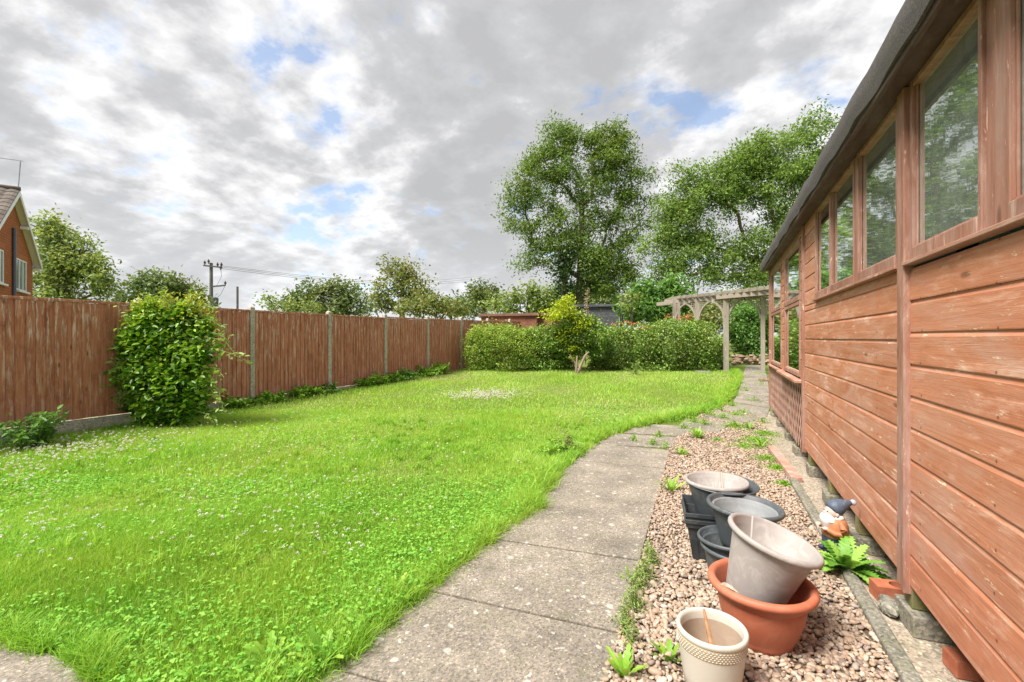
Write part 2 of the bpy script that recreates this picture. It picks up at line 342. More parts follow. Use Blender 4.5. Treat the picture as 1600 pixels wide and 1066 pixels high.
# ---------------------------------------------------------------- foliage scatter
def rot_frames(n, up_bias=0.4):
    nr = rng.normal(size=(n, 3)); nr[:, 2] = np.abs(nr[:, 2]) + up_bias
    nr /= np.linalg.norm(nr, axis=1)[:, None]
    t = rng.normal(size=(n, 3)); t -= (t*nr).sum(1)[:, None]*nr; t /= np.linalg.norm(t, axis=1)[:, None]
    return nr, t
TPL = {
 'diamond': (np.array([(0,0,0),(.45,-.5,.12),(1,0,-.06),(.45,.5,.12)], float), None, np.array([(0,2,1),(0,3,2)])),
 'oval': (np.array([(0,0,0),(.28,-.45,.1),(.7,-.38,.08),(1,0,-.12),(.7,.38,.08),(.28,.45,.1)], float), np.array([(0,3,2,1),(0,5,4,3)]), None),
}
def leaf_arrays(pos, nr, tg, size, width, shape='diamond', rnd=None):
    T, f4, f3 = TPL[shape]; n = len(pos); k = len(T)
    bt = np.cross(nr, tg); size = np.broadcast_to(size, (n,)); width = np.broadcast_to(width, (n,))
    v = pos[:, None, :] + T[None, :, 0:1]*tg[:, None, :]*size[:, None, None] + T[None, :, 1:2]*bt[:, None, :]*(size*width)[:, None, None] + T[None, :, 2:3]*nr[:, None, :]*size[:, None, None]
    off = (np.arange(n)*k)[:, None, None]
    a4 = (f4[None]+off).reshape(-1, 4) if f4 is not None else None
    a3 = (f3[None]+off).reshape(-1, 3) if f3 is not None else None
    r = rng.random(n) if rnd is None else np.clip(rnd, 0, 1)
    return v.reshape(-1, 3), a4, a3, np.repeat(r, k)
def leaf_obj(name, pos, size, width, m, parent, shape='diamond', up=0.4, rnd=None, droop=None):
    n = len(pos); nr, tg = rot_frames(n, up)
    if droop is not None:      # leaves point out from a centre and hang
        d = pos - np.array(droop); d /= (np.linalg.norm(d, axis=1)[:, None] + 1e-6); d[:, 2] -= 0.35
        tg = tg*0.7 + d; tg -= (tg*nr).sum(1)[:, None]*nr; tg /= (np.linalg.norm(tg, axis=1)[:, None]+1e-6)
    v, a4, a3, r = leaf_arrays(pos, nr, tg, size*rng.uniform(0.6, 1.25, n), width, shape, rnd)
    return npobj(name, v, a4, a3, r, m, parent)
def skeleton(trunk, targets, r_tip, r_max, jit=0.12, power=2.0):
    nodes = [Vector(p) for p in trunk]; par = [-1] + list(range(len(trunk)-1))
    base = nodes[0]; plen = [0.0]
    for i in range(1, len(nodes)): plen.append(plen[-1]+(nodes[i]-nodes[i-1]).length)
    tg = sorted([Vector(t) for t in targets], key=lambda t: (t-base).length)
    arr = [np.array(p) for p in nodes]; HT = max((t-base).length for t in tg)
    for t in tg:
        A = np.array(arr); PL = np.array(plen); d = np.array(t) - A; D = np.sqrt((d**2).sum(1)); direct = np.linalg.norm(np.array(t)-np.array(base))
        dist = D + 0.55*np.maximum(0, PL + D - direct*1.05) + 0.9*np.maximum(0, -d[:, 2])
        dist[0] += 1e3
        if len(nodes) > 3: dist[1] += 0.12*HT
        i = int(dist.argmin()); p0 = nodes[i]; L = (t-p0).length; seg = max(1, min(6, int(L/(0.07*HT))+1)); prev = i
        for s in range(1, seg+1):
            f = s/seg; q = p0.lerp(t, f)
            q.z += math.sin(PI*f)*L*0.07
            if s < seg: q += Vector((random.uniform(-1,1), random.uniform(-1,1), random.uniform(-.6,.6)))*jit*L/seg*1.2
            plen.append(plen[prev]+(q-nodes[prev]).length); nodes.append(q); arr.append(np.array(q)); par.append(prev); prev = len(nodes)-1
    acc = [0.0]*len(nodes)
    for i in range(len(nodes)-1, 0, -1):
        if acc[i] == 0: acc[i] = 1.0
        acc[par[i]] += acc[i]
    tot = acc[0]
    rad = [max(r_tip, r_max*(a/tot)**0.62) for a in acc]
    return nodes, par, rad
def limbs(mb, nodes, par, rad, n=6):
    for i in range(1, len(nodes)):
        a, b = nodes[par[i]], nodes[i]
        if (b-a).length < 1e-4: continue
        d = (b-a).normalized()*min(rad[i]*0.5, 0.1)
        ra = min(rad[par[i]], rad[i]*1.35) if par[i] else rad[0]
        mb.tube([a-d, b], [ra, rad[i]], n if rad[i] > 0.03 else 4, True)
def blob_points(c, r, n, inner=0.35):
    d = rng.normal(size=(n, 3)); d /= np.linalg.norm(d, axis=1)[:, None]
    q = rng.uniform(inner**3, 1, n)**(1/3)
    return np.array(c) + d*q[:, None]*np.array(r)
def make_tree(name, label, cat, depth, base, blobs, m, bark, leaf=0.25, wid=0.5, dens=1.0, trunk_r=0.25, group=None, lean=None, clump=0.55, cpts=1.0, trunk_py=None, up=0.3, ztop=None, shape='diamond', flat=0.8):
    """blobs: (px,py,rx,ry,weight[,depth offset]) measured against the photograph, turned into metres at the tree's own distance"""
    bp = W((base-CX)/F*depth, depth, gd(depth)-0.1)
    root = thing(name, label, cat, bp, group)
    k = depth/F; targets = []; pts = []; 
    for b in blobs:
        px, py, rx, ry, w = b[:5]; dz = b[5] if len(b) > 5 else 0.0
        c = P(px, py, depth+dz); R = (rx*k, max(rx, ry)*k*0.9, ry*k)
        nc = max(3, int(cpts*(w**0.5)*R[0]*R[2]/(clump**2)*5.0+1)); cc = blob_points(c, R, nc, 0.2)
        targets += [tuple(q) for q in cc[:max(2, int(nc*0.6))]]
        nl = int(dens*(w**0.6)*nc*PI*clump**2/(leaf*leaf*wid*0.5)*0.95)
        which = rng.integers(0, nc, nl); sg = clump*rng.uniform(0.6, 1.2, nc)
        p = cc[which] + rng.normal(size=(nl, 3))*sg[which][:, None]*np.array([.55, .55, .55*flat])
        # tone of each spray of leaves differs a little (young / old growth)
        tone = rng.uniform(-0.16, 0.16, nc)[which]; pts.append(np.column_stack([p, rng.uniform(0.15, 0.85, nl)+tone]))
    pts = np.vstack(pts); ztop_ = pts[:, 2].max(); ctr = pts[:, :3].mean(0)
    pts = pts[pts[:, 2] > gd(depth)+0.05]
    tp = Vector((bp.x*0.35+ctr[0]*0.65, bp.y*0.35+ctr[1]*0.65, bp.z + (ztop_-bp.z)*0.62))
    tr = [bp, bp.lerp(tp, 0.22)+Vector((random.uniform(-.1,.1), 0, 0)), bp.lerp(tp, 0.5)+Vector((random.uniform(-.2,.2), 0, 0)), bp.lerp(tp, 0.75), tp]
    if len(targets) > 260: targets = random.sample(targets, 260)
    nd, pa, ra = skeleton(tr, targets, 0.010*depth/25, trunk_r)
    mb = MB(); limbs(mb, nd, pa, ra, 7); obj('trunk', mb, bark, root, smooth=True)
    leaf_obj('crown', pts[:, :3], leaf, wid, m, root, shape, up, pts[:, 3])
    return root

# ================================================================= GROUND AND PATHS
def inpoly(x, y, poly):
    c = np.zeros(len(x), bool); n = len(poly); j = n-1
    for i in range(n):
        xi, yi = poly[i]; xj, yj = poly[j]
        m = ((yi > y) != (yj > y)) & (x < (xj-xi)*(y-yi)/(yj-yi+1e-12)+xi); c ^= m; j = i
    return c
def ground_grid():
    # one sheet to the horizon: fine near, coarse far (coordinates in the camera-aligned frame, then turned)
    us = np.concatenate([-np.geomspace(600, 12, 18), np.linspace(-11, 11, 45), np.geomspace(12, 600, 18)])
    zs = np.concatenate([[-600, -200, -60, -20, -8], np.linspace(-4, 30, 69), np.geomspace(33, 800, 16)])
    U, Z = np.meshgrid(us, zs, indexing='ij'); X = U*cT - Z*sT; Y = U*sT + Z*cT
    v = np.stack([X.ravel(), Y.ravel(), (0.032*np.clip(Z-6, 0, 16)).ravel()], 1)
    nu, nz_ = len(us), len(zs); i, j = np.meshgrid(np.arange(nu-1), np.arange(nz_-1), indexing='ij'); b = (i*nz_+j).ravel()
    o = link('ground', arrmesh('ground', v, np.stack([b, b+nz_, b+nz_+1, b+1], 1), None, None, True), M_ground)
    tag(o, 'green lawn soil and open ground running to the horizon', 'ground', kind='structure')
ground_grid()
gp = lambda px, py: G(px, py).to_2d()
gravel_poly = [(-0.46, -0.6), (0.73, -0.6), (0.73, 2.6), (0.70, 4.6), (0.66, 7.6), (0.62, 9.9), (-0.15, 9.9), (-0.62, 6.4), (-0.52, 4.6), (-0.44, 2.4)]
mb = MB(); 
def strip_sheet(name, poly, dz, m, label, cat):
    import bmesh
    bm = bmesh.new(); f = bm.faces.new([bm.verts.new((x, y, 0)) for x, y in poly])
    for yy in range(-1, 20):
        g = bm.verts[:]+bm.edges[:]+bm.faces[:]; bmesh.ops.bisect_plane(bm, geom=g, plane_co=(0, yy, 0), plane_no=(0, 1, 0))
    for q in bm.verts: q.co.z = gz(q.co.x, q.co.y)+dz
    me = bpy.data.meshes.new(name); bm.normal_update()
    for q in bm.faces:
        if q.normal.z < 0: q.normal_flip()
    bm.to_mesh(me); bm.free()
    return tag(link(name, me, m), label, cat, kind='structure')
strip_sheet('gravel_bed', gravel_poly, 0.004, M_gravelbase, 'sandy dirt bed under the loose gravel beside the shed', 'gravel bed')

slabs = []
ys = [0.25, 0.98, 1.58, 2.21, 2.97, 3.62, 4.42, 5.18, 6.05]
ysl = [0.10, 0.86, 1.46, 2.13, 2.85, 3.55, 4.30, 5.10, 6.0]
for i in range(len(ys)-1):
    def R(y): return -0.405 - 0.035*(y-1.5) 
    def L(y): return (-1.62 if y < 4.2 else -1.50) + 0.0*y
    g = 0.006
    slabs.append([(L(ysl[i]), ysl[i]+g), (R(ys[i]), ys[i]+g), (R(ys[i+1]), ys[i+1]-g), (L(ysl[i+1]), ysl[i+1]-g)])
for q in [[(930,696),(1048,701),(1058,685),(962,679)], [(975,678),(1062,683),(1092,669),(1003,664)],
          [(1055,671),(1120,678),(1143,663),(1072,656)], [(1098,654),(1160,663),(1196,655),(1122,644)],
          [(1132,643),(1198,653),(1203,640),(1146,631)], [(1146,629.5),(1204,638.5),(1203,622),(1153,617)], [(1153,616),(1203,621),(1201,606),(1158,601)],
          [(1158,600),(1201,605),(1199,593),(1160,590)], [(1160,589.4),(1199,592.4),(1197,583),(1163,581)], [(1163,580.5),(1197,582.5),(1192,572),(1166,572)]]:
    slabs.append([tuple(gp(*c)) for c in q])
mb = MB()
for s_ in slabs:
    mb.cr = random.random(); dz = random.uniform(0.018, 0.026)
    tx, ty = random.uniform(-.003, .003), random.uniform(-.003, .003); cx0, cy0 = s_[0]
    mb.prism(s_, lambda x, y: gz(x, y)-0.03, lambda x, y: gz(x, y)+dz+(x-cx0)*tx+(y-cy0)*ty)
tag(obj('path', mb, M_path, bevel=0.006), 'old speckled concrete slab path curving past the lawn to the pergola', 'path', kind='structure')
mb = MB(); poly = [tuple(gp(*c)) for c in [(-260,1066),(0,996),(60,1008),(118,1040),(118,1120)]]
mb.prism([(-2.9, 0.6)]+[tuple(gp(*c)) for c in [(150,1078),(128,1046),(66,1024),(0,1009),(-60,998)]]+[(-4.6,-0.6),(-2.9,-0.6)], 0.0, 0.02)
tag(obj('patio', mb, M_path, bevel=0.006), 'corner of worn concrete patio cutting into the grass at lower left', 'patio', kind='structure')
# concrete raft the shed stands on + kerb beside it
mb = MB(); mb.prism([(0.73,-1.2),(4.6,-1.2),(4.6,9.7),(0.58,9.7),(0.66,5.3)], lambda x,y: -0.05, 0.022)
b_ = []
for yy in range(0, 14):
    y_ = 6.0+yy*0.27; x_ = 0.655-0.0205*(y_-5.3); b_.append((x_, y_))
for (xa, ya), (xb, yb) in zip(b_[:-1], b_[1:]):
    mb.prism([(xa, ya), (4.6, ya), (4.6, yb), (xb, yb)], 0.0225, lambda x, y: max(0.0235, gz(x, y)+0.012))
tag(obj('shed_base', mb, M_base), 'pale concrete raft laid under the raised shed', 'concrete base', kind='structure')
mb = MB(); yy = -1.0; n = 0
while yy < 5.2:
    L = 0.91; x0 = 0.735-0.018*(yy-1); x1 = 0.735-0.018*(yy+L-1)
    for k in range(6):
        mb.cr = random.random()
    mb.prism([(x0-0.035, yy), (x0+0.038, yy), (x1+0.038, yy+L-0.006), (x1-0.035, yy+L-0.006)], -0.05, 0.05+random.uniform(-.004, .006)); yy += L
tag(obj('kerb', mb, M_kerb, bevel=0.012, seg=3), 'grey weathered concrete edging kerb between gravel and shed base', 'kerb', kind='structure')
mb = MB(); mb.bar((0.685, 5.2, 0.045), (0.60, 6.55, 0.045), 0.095, 0.05)
tag(obj('timber_plank', mb, M_lattice, bevel=0.004), 'short reddish timber plank edging the gravel below the lattice panel', 'plank')

# ================================================================= FENCE
fd_ = Vector((0.437*cT-0.8995*sT, 0.437*sT+0.8995*cT, 0)); fd_.normalize(); fn_ = Vector((fd_.y, -fd_.x, 0))   # fn_ faces the lawn
fA = W((215-CX)/F*7.4, 7.4, 0); SP = 1.93
fence = thing('garden_fence', 'long brown closeboard fence with concrete posts along the left of the lawn', 'fence', fA)
def fm(k): m = Matrix((fd_, fn_, Vector((0,0,1)))).transposed().to_4x4(); m.translation = fA + fd_*SP*k; return m
def make_panel(seed):
    r = random.Random(seed); mb = MB(); x = 0.055; zt = 1.965+r.uniform(-.006, .002); tint = r.uniform(-.25, .25)
    while x < SP-0.06:
        w = r.uniform(0.085, 0.112); w = min(w, SP-0.055-x); mb.cr = min(1, max(0, 0.5+tint+r.uniform(-.4, .4)))
        t0 = 0.018+r.uniform(-.002, .003); z0 = 0.24+r.uniform(-.006, .004); z1 = zt-0.03+r.uniform(-.003, .003)
        y0, y1 = 0.016, 0.016+t0
        nz = 7; vs = []                                            # feather-edge board: thick edge overlaps the next one's thin edge
        ph = r.uniform(0, 6)
        for i in range(nz):
            z = z0+(z1-z0)*i/(nz-1); d = 0.0025*math.sin(ph+i*1.1)
            vs += [(x, y0, z), (x, y1+d, z), (x+w+0.012, y0+0.006+d, z), (x+w+0.012, y0, z)]
        fs = [(0,3,2,1), tuple((nz-1)*4+q for q in (0,1,2,3))] + [(i*4+a, i*4+(a+1)%4, i*4+4+(a+1)%4, i*4+4+a) for i in range(nz-1) for a in range(4)]
        mb.add(vs, fs); x += w
    mb.cr = 0.3
    for zc in (0.45, 1.1, 1.75): mb.box(0.055, SP-0.055, -0.022, 0.0155, zc-0.035, zc+0.035)
    return mb
post_mb = MB(); post_mb.box(-0.047, 0.047, -0.05, 0.05, -0.1, 2.02)
post_mb.add([(-.047,-.05,2.02),(.047,-.05,2.02),(.047,.05,2.02),(-.047,.05,2.02),(-.02,-.02,2.05),(.02,-.02,2.05),(.02,.02,2.05),(-.02,.02,2.05)],
            [(0,1,5,4),(1,2,6,5),(2,3,7,6),(3,0,4,7),(4,5,6,7)])
def place(mb, k, dz=0.0):
    m = fm(k); o = MB(); o.v = [tuple(m @ Vector((a, b, c+dz))) for a, b, c in mb.v]; o.f = mb.f; o.r = mb.r; return o
for k in range(-5, 11):
    lift = 0.0 if k < 3 else 0.03*(k-2) if k < 7 else 0.12+0.05*(k-6)
    post_mb.cr = random.random()
    obj('concrete_post', place(post_mb, k, lift-0.0), M_conc, fence, bevel=0.008)
    obj('fence_panel', place(make_panel(k+40), k, lift), M_fence, fence)
    mb = MB(); mb.cr = 0.3; mb.box(0.05, SP-0.05, -0.02, 0.042, 1.936, 1.975); obj('capping_rail', place(mb, k, lift), M_fence, fence, bevel=0.004)
    mb = MB(); mb.box(0.049, SP-0.049, -0.02, 0.022, -0.12, 0.23+lift*0.3); mb.box(0.12, SP-0.12, 0.022, 0.030, 0.02, 0.19)
    obj('gravel_board', place(mb, k), M_conc, fence, bevel=0.006)

# ================================================================= SHED
WX = 0.834; ZB = 0.235; ZE = 2.63; Y0 = -0.75; Y1 = 9.45; XR = 3.75; YM = 5.80
def ys_(px): return (F*WX/(cT*(px-1124)) + WX*sT)/cT
shed = thing('garden_shed', 'long red stained timber shed with a row of high windows and felt roof', 'shed', (WX, Y0, 0.0))
def shiplap(mb, y0, y1, z0, z1, pitch=0.147, x=WX, t=0.018, rs=random):
    z = z0
    zs_ = []
    while z < z1-0.01: zs_.append((z, min(z+pitch, z1))); z += pitch
    for a, b in zs_:
        mb.cr = rs.random(); j = rs.uniform(-0.0012, 0.0012)
        prof = [(x+t, a), (x+j, a), (x+j-0.001, a+0.004), (x+j, b-0.022), (x+0.003+j, b-0.014), (x+0.006, b-0.007), (x+0.007, b-0.0005), (x+t, b-0.0005)]
        n = len(prof); seg = max(1, int((y1-y0)/0.5)); vs = []; ph = rs.uniform(0, 6)
        for i in range(seg+1):
            y = y0+(y1-y0)*i/seg; w = 0.0012*math.sin(ph+i*1.7)
            vs += [(px+w, y, pz) for px, pz in prof]
        fs = [tuple(range(n)), tuple(seg*n+q for q in range(n))[::-1]]
        for i in range(seg):
            fs += [(i*n+k, i*n+n+k, i*n+n+(k+1)%n, i*n+(k+1)%n) for k in range(n)]
        mb.add(vs, fs)
YB0, YB1 = 2.795, 2.895                  # batten that covers the joint of the two long panels
ZS = 1.762
# windows: (y0,y1) of the glass in the main part, nearer ones continue past the picture edge
wins = [(3.80, 4.485), (4.54, 5.135), (2.965, 3.67), (2.14, 2.74), (1.30, 1.945), (0.55, 1.12), (-0.3, 0.30)]
wl = MB(); rsA = random.Random(3)
shiplap(wl, YB1-0.02, YM-0.03, ZB, ZS, rs=rsA)
obj('wall', wl, M_shed, shed); wl = MB(); shiplap(wl, Y0, YB0+0.02, ZB, ZS-0.004, 0.1515, rs=rsA); obj('wall', wl, M_shed, shed)
wl = MB(); shiplap(wl, 5.171, YM-0.03, ZS, ZE+0.02, rs=rsA); obj('wall', wl, M_shed, shed)
# inner lining (dark from outside) so nothing shows through the board joints
M_in = m_plain('inner_wood', (0.17, 0.11, 0.07), 0.85, 0.2, 0.25, 4)
il = MB(); T = WX+0.020
il.box(T, T+0.012, Y0, YM, ZB, ZS-0.01); il.box(T, T+0.012, 5.18, YM, ZS-0.01, ZE); il.box(T, T+0.012, YM, Y1, ZB, 0.94)
obj('lining', il, M_in, shed)
# far side, back, front walls
bw = MB()
for (a, b, c, d) in ((XR-0.03, XR, Y0, Y1),):
    bw.box(a, b, c, d, ZB, 2.0)
obj('back_wall', bw, M_shed, shed)
def gable(y, s, nm):
    g = MB(); zr = 3.35; xm = (WX+XR)/2
    g.add([Vector((x, yy, z)) for yy in (y, y+s*0.03) for x, z in ((WX+0.02, ZB), (XR-0.031, ZB), (XR-0.031, 2.0), (xm, zr-0.1), (WX+0.02, ZE))],
          [(0,1,2,3,4), (5,6,7,8,9)[::-1]]+[(i, 5+i, 5+(i+1)%5, (i+1)%5) for i in range(5)])
    obj(nm, g, M_shed, shed)
gable(Y1-0.03, 1, 'end_wall'); gable(Y0, 1, 'end_wall')
fl = MB(); fl.box(WX+0.033, XR-0.032, Y0+0.031, Y1-0.031, ZB+0.001, ZB+0.03); obj('floor', fl, M_in, shed)
# trim posts
tr = MB()
def vt(y0, y1, z0, z1, x0=WX-0.022, x1=WX+0.012): tr.cr = random.random(); tr.box(x0, x1, y0, y1, z0, z1)
mbt = MB(); mbt.cr = .4; mbt.box(WX-0.026, WX+0.015, YB0, YB0+0.046, ZB-0.045, ZE-0.005); mbt.cr = .7; mbt.box(WX-0.024, WX+0.015, YB0+0.048, YB1, ZB-0.03, ZE-0.005)
obj('joint_batten', mbt, M_trim, shed, bevel=0.003)
mbt = MB(); mbt.cr = .5; mbt.box(WX-0.024, WX+0.02, YM-0.03, YM+0.04, ZB-0.04, ZE-0.005); obj('joint_batten', mbt, M_trim, shed, bevel=0.003)
mbt = MB(); mbt.cr = .6; mbt.box(WX-0.024, WX+0.019, Y1-0.06, Y1+0.004, ZB-0.04, ZE-0.02); obj('corner_post', mbt, M_trim, shed, bevel=0.003)
mbt = MB(); mbt.cr = .6; mbt.box(WX-0.024, WX+0.019, Y0-0.004, Y0+0.06, ZB-0.04, ZE-0.02); obj('corner_post', mbt, M_trim, shed, bevel=0.003)
# sill ledge running under the main windows (one each side of the batten)
for a, b in ((YB1+0.001, 5.17), (Y0+0.062, YB0-0.001)):
    q = MB(); q.cr = random.random(); q.box(WX-0.034, WX+0.019, a, b, ZS+0.002, ZS+0.020); obj('sill', q, M_trimY, shed, bevel=0.003)
# glass
def m_glass():
    t = NT('dusty_glass'); o = t.obj()
    fr = t.n('ShaderNodeFresnel', IOR=2.1)
    dirt = t.noise(t.map(o, (1, 1.3, 1.0)), 5.0, 8, 0.75, 0.6)
    fine = t.noise(o, 70, 3, 0.7)
    dm = t.math('ADD', t.math('MULTIPLY', t.ramp(dirt, [(0.35, 0.0), (0.75, 1.0)]), 0.40), 0.33)
    dm = t.math('MULTIPLY', dm, t.ramp(fine, [(0.3, 0.75), (0.7, 1.0)]))
    bp = t.n('ShaderNodeBump', Strength=0.02, Distance=0.01, Height=t.noise(t.map(o, (1, 3.5, 1)), 3.0, 3, 0.5))
    gl = t.n('ShaderNodeBsdfGlossy', Color=(0.95, 0.99, 0.97, 1), Roughness=0.02, Normal=bp.outputs[0])
    tr_ = t.n('ShaderNodeBsdfTransparent', Color=(0.80, 0.90, 0.86, 1))
    df = t.n('ShaderNodeBsdfDiffuse', Color=(0.60, 0.68, 0.62, 1))
    m1 = t.n('ShaderNodeMixShader', Fac=dm); t.t.links.new(tr_.outputs[0], m1.inputs[1]); t.t.links.new(df.outputs[0], m1.inputs[2])
    m2 = t.n('ShaderNodeMixShader', Fac=t.math('ADD', t.math('MULTIPLY', fr.outputs[0], 2.1), 0.05, True)); t.t.links.new(m1.outputs[0], m2.inputs[1]); t.t.links.new(gl.outputs[0], m2.inputs[2])
    t.t.links.new(m2.outputs[0], t.o.inputs[0]); return t.m
M_glass = m_glass()
def window(y0, y1, z0, z1, fw0=0.026, fw1=0.026, bot=0.055, top=0.05, inset=0.014, sash=True):
    fo = None; q = MB()
    for args in ((y0-fw0, y0, z0-bot, z1+top), (y1, y1+fw1, z0-bot, z1+top)):
        q.cr = random.random(); q.box(WX-0.010, WX+0.034, *args)
    q.cr = random.random(); q.box(WX-0.014, WX+0.036, y0+0.0005, y1-0.0005, z0-bot, z0)
    q.cr = random.random(); q.box(WX-0.009, WX+0.033, y0+0.0005, y1-0.0005, z1, z1+top)
    # putty / glazing bead, half a step back
    for (a, b, c, d) in ((y0, y0+0.010, z0, z1), (y1-0.010, y1, z0, z1)):
        q.cr = 0.9; q.box(WX+0.004, WX+inset-0.001, a+0.0004, b-0.0004, c+0.0004, d)
    f = obj('window', q, M_trim, shed, bevel=0.003)
    g = MB(); g.box(WX+inset, WX+inset+0.004, y0-0.004, y1+0.004, z0-0.004, z1+0.004); obj('pane', g, M_glass, f)
    g = MB(); g.cr = .95; g.box(WX+0.001, WX+inset-0.0012, y0+0.011, y1-0.011, z0+0.0006, z0+0.012); obj('bead', g, M_lattice, f)
for i, (a, b) in enumerate(wins): window(a, b, 1.842, 2.60, top=0.028)
# studs filling the wall between the windows
gaps = [(Y0+0.061, -0.327), (0.327, 0.523), (1.147, 1.273), (1.972, 2.113), (2.767, 2.794), (2.896, 2.938), (3.697, 3.773), (5.162, 5.17)]
def stud(a, b, x0):
    st = MB(); st.cr = random.random(); st.box(x0, WX+0.03, a, b, 1.785, ZE-0.003); obj('window_stud', st, M_trim, shed, bevel=0.002)
for a, b in gaps:
    if b-a > 0.09: stud(a, (a+b)/2-0.004, WX-0.006); stud((a+b)/2-0.004, b, WX+0.002)
    else: stud(a, b, WX-0.004)
# far section with two tiers of windows over a lattice apron
upper = [(6.12, 7.36), (7.85, 9.25)]
for a, b in upper:
    window(a, b, 1.90, 2.50, 0.05, 0.05, 0.05, 0.05); window(a-0.0, b, 1.02, 1.80, 0.05, 0.05, 0.045, 0.045)
fill = MB(); fl_r = random.Random(5)
for a_, b_ in ((7.412, 7.798), (YM+0.041, 6.068), (9.302, 9.389)):
    fill = MB(); shiplap(fill, a_, b_, 0.96, 2.56, 0.11, rs=fl_r); obj('wall', fill, M_shed, shed)
q = MB(); q.cr = .5; q.box(WX-0.004, WX+0.032, YM+0.041, Y1-0.061, 2.552, ZE-0.004); obj('head_rail', q, M_trimY, shed, bevel=0.002)
q = MB(); q.cr = .8; q.box(WX-0.085, WX+0.02, YM+0.045, 7.62, 0.925, 0.955); obj('sill', q, M_trimY, shed, bevel=0.004)
q = MB(); q.cr = .6; q.box(WX-0.05, WX+0.02, 7.63, Y1-0.065, 0.93, 0.957); obj('sill', q, M_trimY, shed, bevel=0.004)
M_dark_ = m_plain('shadow_brown_backing', (0.07, 0.038, 0.028), 0.9, 0.1, 0.3, 6)  # dark shade between the slats is put into the backing's colour
# lattice apron: two layers of slats that cross
q = MB(); a0, a1, z0, z1 = YM+0.045, Y1-0.065, 0.18, 0.92
def clipbar(c, sgn, x):   # one slat of the apron
    hgt = z1-z0; pts = []
    ya, yb = c, c+sgn*hgt*0.55
    za, zb = z0, z1
    def cl(y, z, y2, z2):
        if y < a0: z = z+(z2-z)*(a0-y)/(y2-y) if y2 != y else z; y = a0
        if y > a1: z = z+(z2-z)*(a1-y)/(y2-y) if y2 != y else z; y = a1
        return y, z
    if (ya < a0 and yb < a0) or (ya > a1 and yb > a1): return
    p = cl(ya, za, yb, zb); r = cl(yb, zb, ya, za)
    if abs(p[1]-r[1]) < 0.05: return
    q.cr = random.random(); q.bar((x, p[0], p[1]), (x, r[0], r[1]), 0.003, 0.036, up=(0, 1, 0.3))
c = a0-0.6
while c < a1+0.6: clipbar(c, 1, WX-0.0008); clipbar(c+0.05, -1, WX+0.0025); c += 0.135
obj('lattice_apron', q, M_lattice, shed)
q = MB(); q.cr = .2; q.box(WX+0.0045, WX+0.016, a0, a1, z0+0.02, z1); obj('lattice_shade_backing', q, M_dark_, shed)
# bearers under the floor, fascia, roof
for y in (-0.2, 0.75, 1.72, 2.84, 3.75, 4.62, 5.55, 6.45, 7.35, 8.25, 9.1):
    q = MB(); q.cr = random.random(); q.box(WX+0.004, XR-0.1, y-0.05, y+0.05, 0.125, ZB-0.001); obj('bearer', q, M_bearer, shed, bevel=0.004)
q = MB(); q.cr = .3; q.box(WX-0.005, WX-0.0, 0, 0.01, 0, 0.01)
soff = MB(); soff.cr = .4
soff.box(WX-0.105, WX+0.03, Y0-0.12, Y1+0.10, ZE-0.001, ZE+0.018); obj('soffit', soff, M_fascia, shed)
fa = MB(); fa.cr = .5; fa.box(WX-0.128, WX-0.106, Y0-0.12, Y1+0.10, ZE-0.03, ZE+0.12); obj('fascia', fa, M_fascia, shed, bevel=0.003)
def m_felt():
    t = NT('roof_felt'); o = t.obj(); n = t.noise(o, 140, 4, 0.75); n2 = t.noise(o, 2.5, 6, 0.7)
    c = t.ramp(n, [(0.3, (0.045, 0.042, 0.042)), (0.6, (0.13, 0.12, 0.118)), (0.8, (0.25, 0.235, 0.22))])
    vo = t.n('ShaderNodeTexVoronoi', {'feature': 'F1'}, Vector=o, Scale=5.0)
    c = t.mix(t.ramp(vo.outputs['Distance'], [(0.0, 1.0), (0.045, 0.8), (0.07, 0.0)]), c, (0.30, 0.29, 0.23))
    c = t.mix(t.ramp(n2, [(0.5, 0), (0.7, 0.35)]), c, (0.12, 0.11, 0.08))
    t.bump(t.math('ADD', n, n2), 0.7, 0.006); return t.fin(c, 0.95, 0.1)
M_felt = m_felt()
rf = MB(); xm = (WX+XR)/2; nY = 60; vs = []; rr = random.Random(9)
for i in range(nY+1):
    y = Y0-0.14+(Y1-Y0+0.28)*i/nY; w = 0.006*math.sin(i*1.3)+rr.uniform(-.004, .004); w2 = rr.uniform(-.010, .008)
    prof = [(WX-0.142+w, ZE+0.00+w2), (WX-0.150+w, ZE+0.055), (WX-0.155+w, ZE+0.135), (WX-0.138, ZE+0.162+w*0.5), (WX-0.08, ZE+0.185), (xm-0.05, 3.40), (xm, 3.425), (xm+0.05, 3.40), (XR+0.12, 2.02), (XR+0.12, 1.90), (XR+0.10, 1.90), (XR+0.09, 2.0), (xm, 3.375), (WX-0.1, ZE+0.140), (WX-0.1295, ZE+0.128), (WX-0.1300, ZE+0.00+w2)]
    n = len(prof); vs += [(a, y, b) for a, b in prof]
rf.add(vs, [tuple(range(n)), tuple(nY*n+k for k in range(n))[::-1]]+[(i*n+k, i*n+n+k, i*n+n+(k+1)%n, i*n+(k+1)%n) for i in range(nY) for k in range(n)])
obj('roof', rf, M_felt, shed, smooth=True, angle=50)
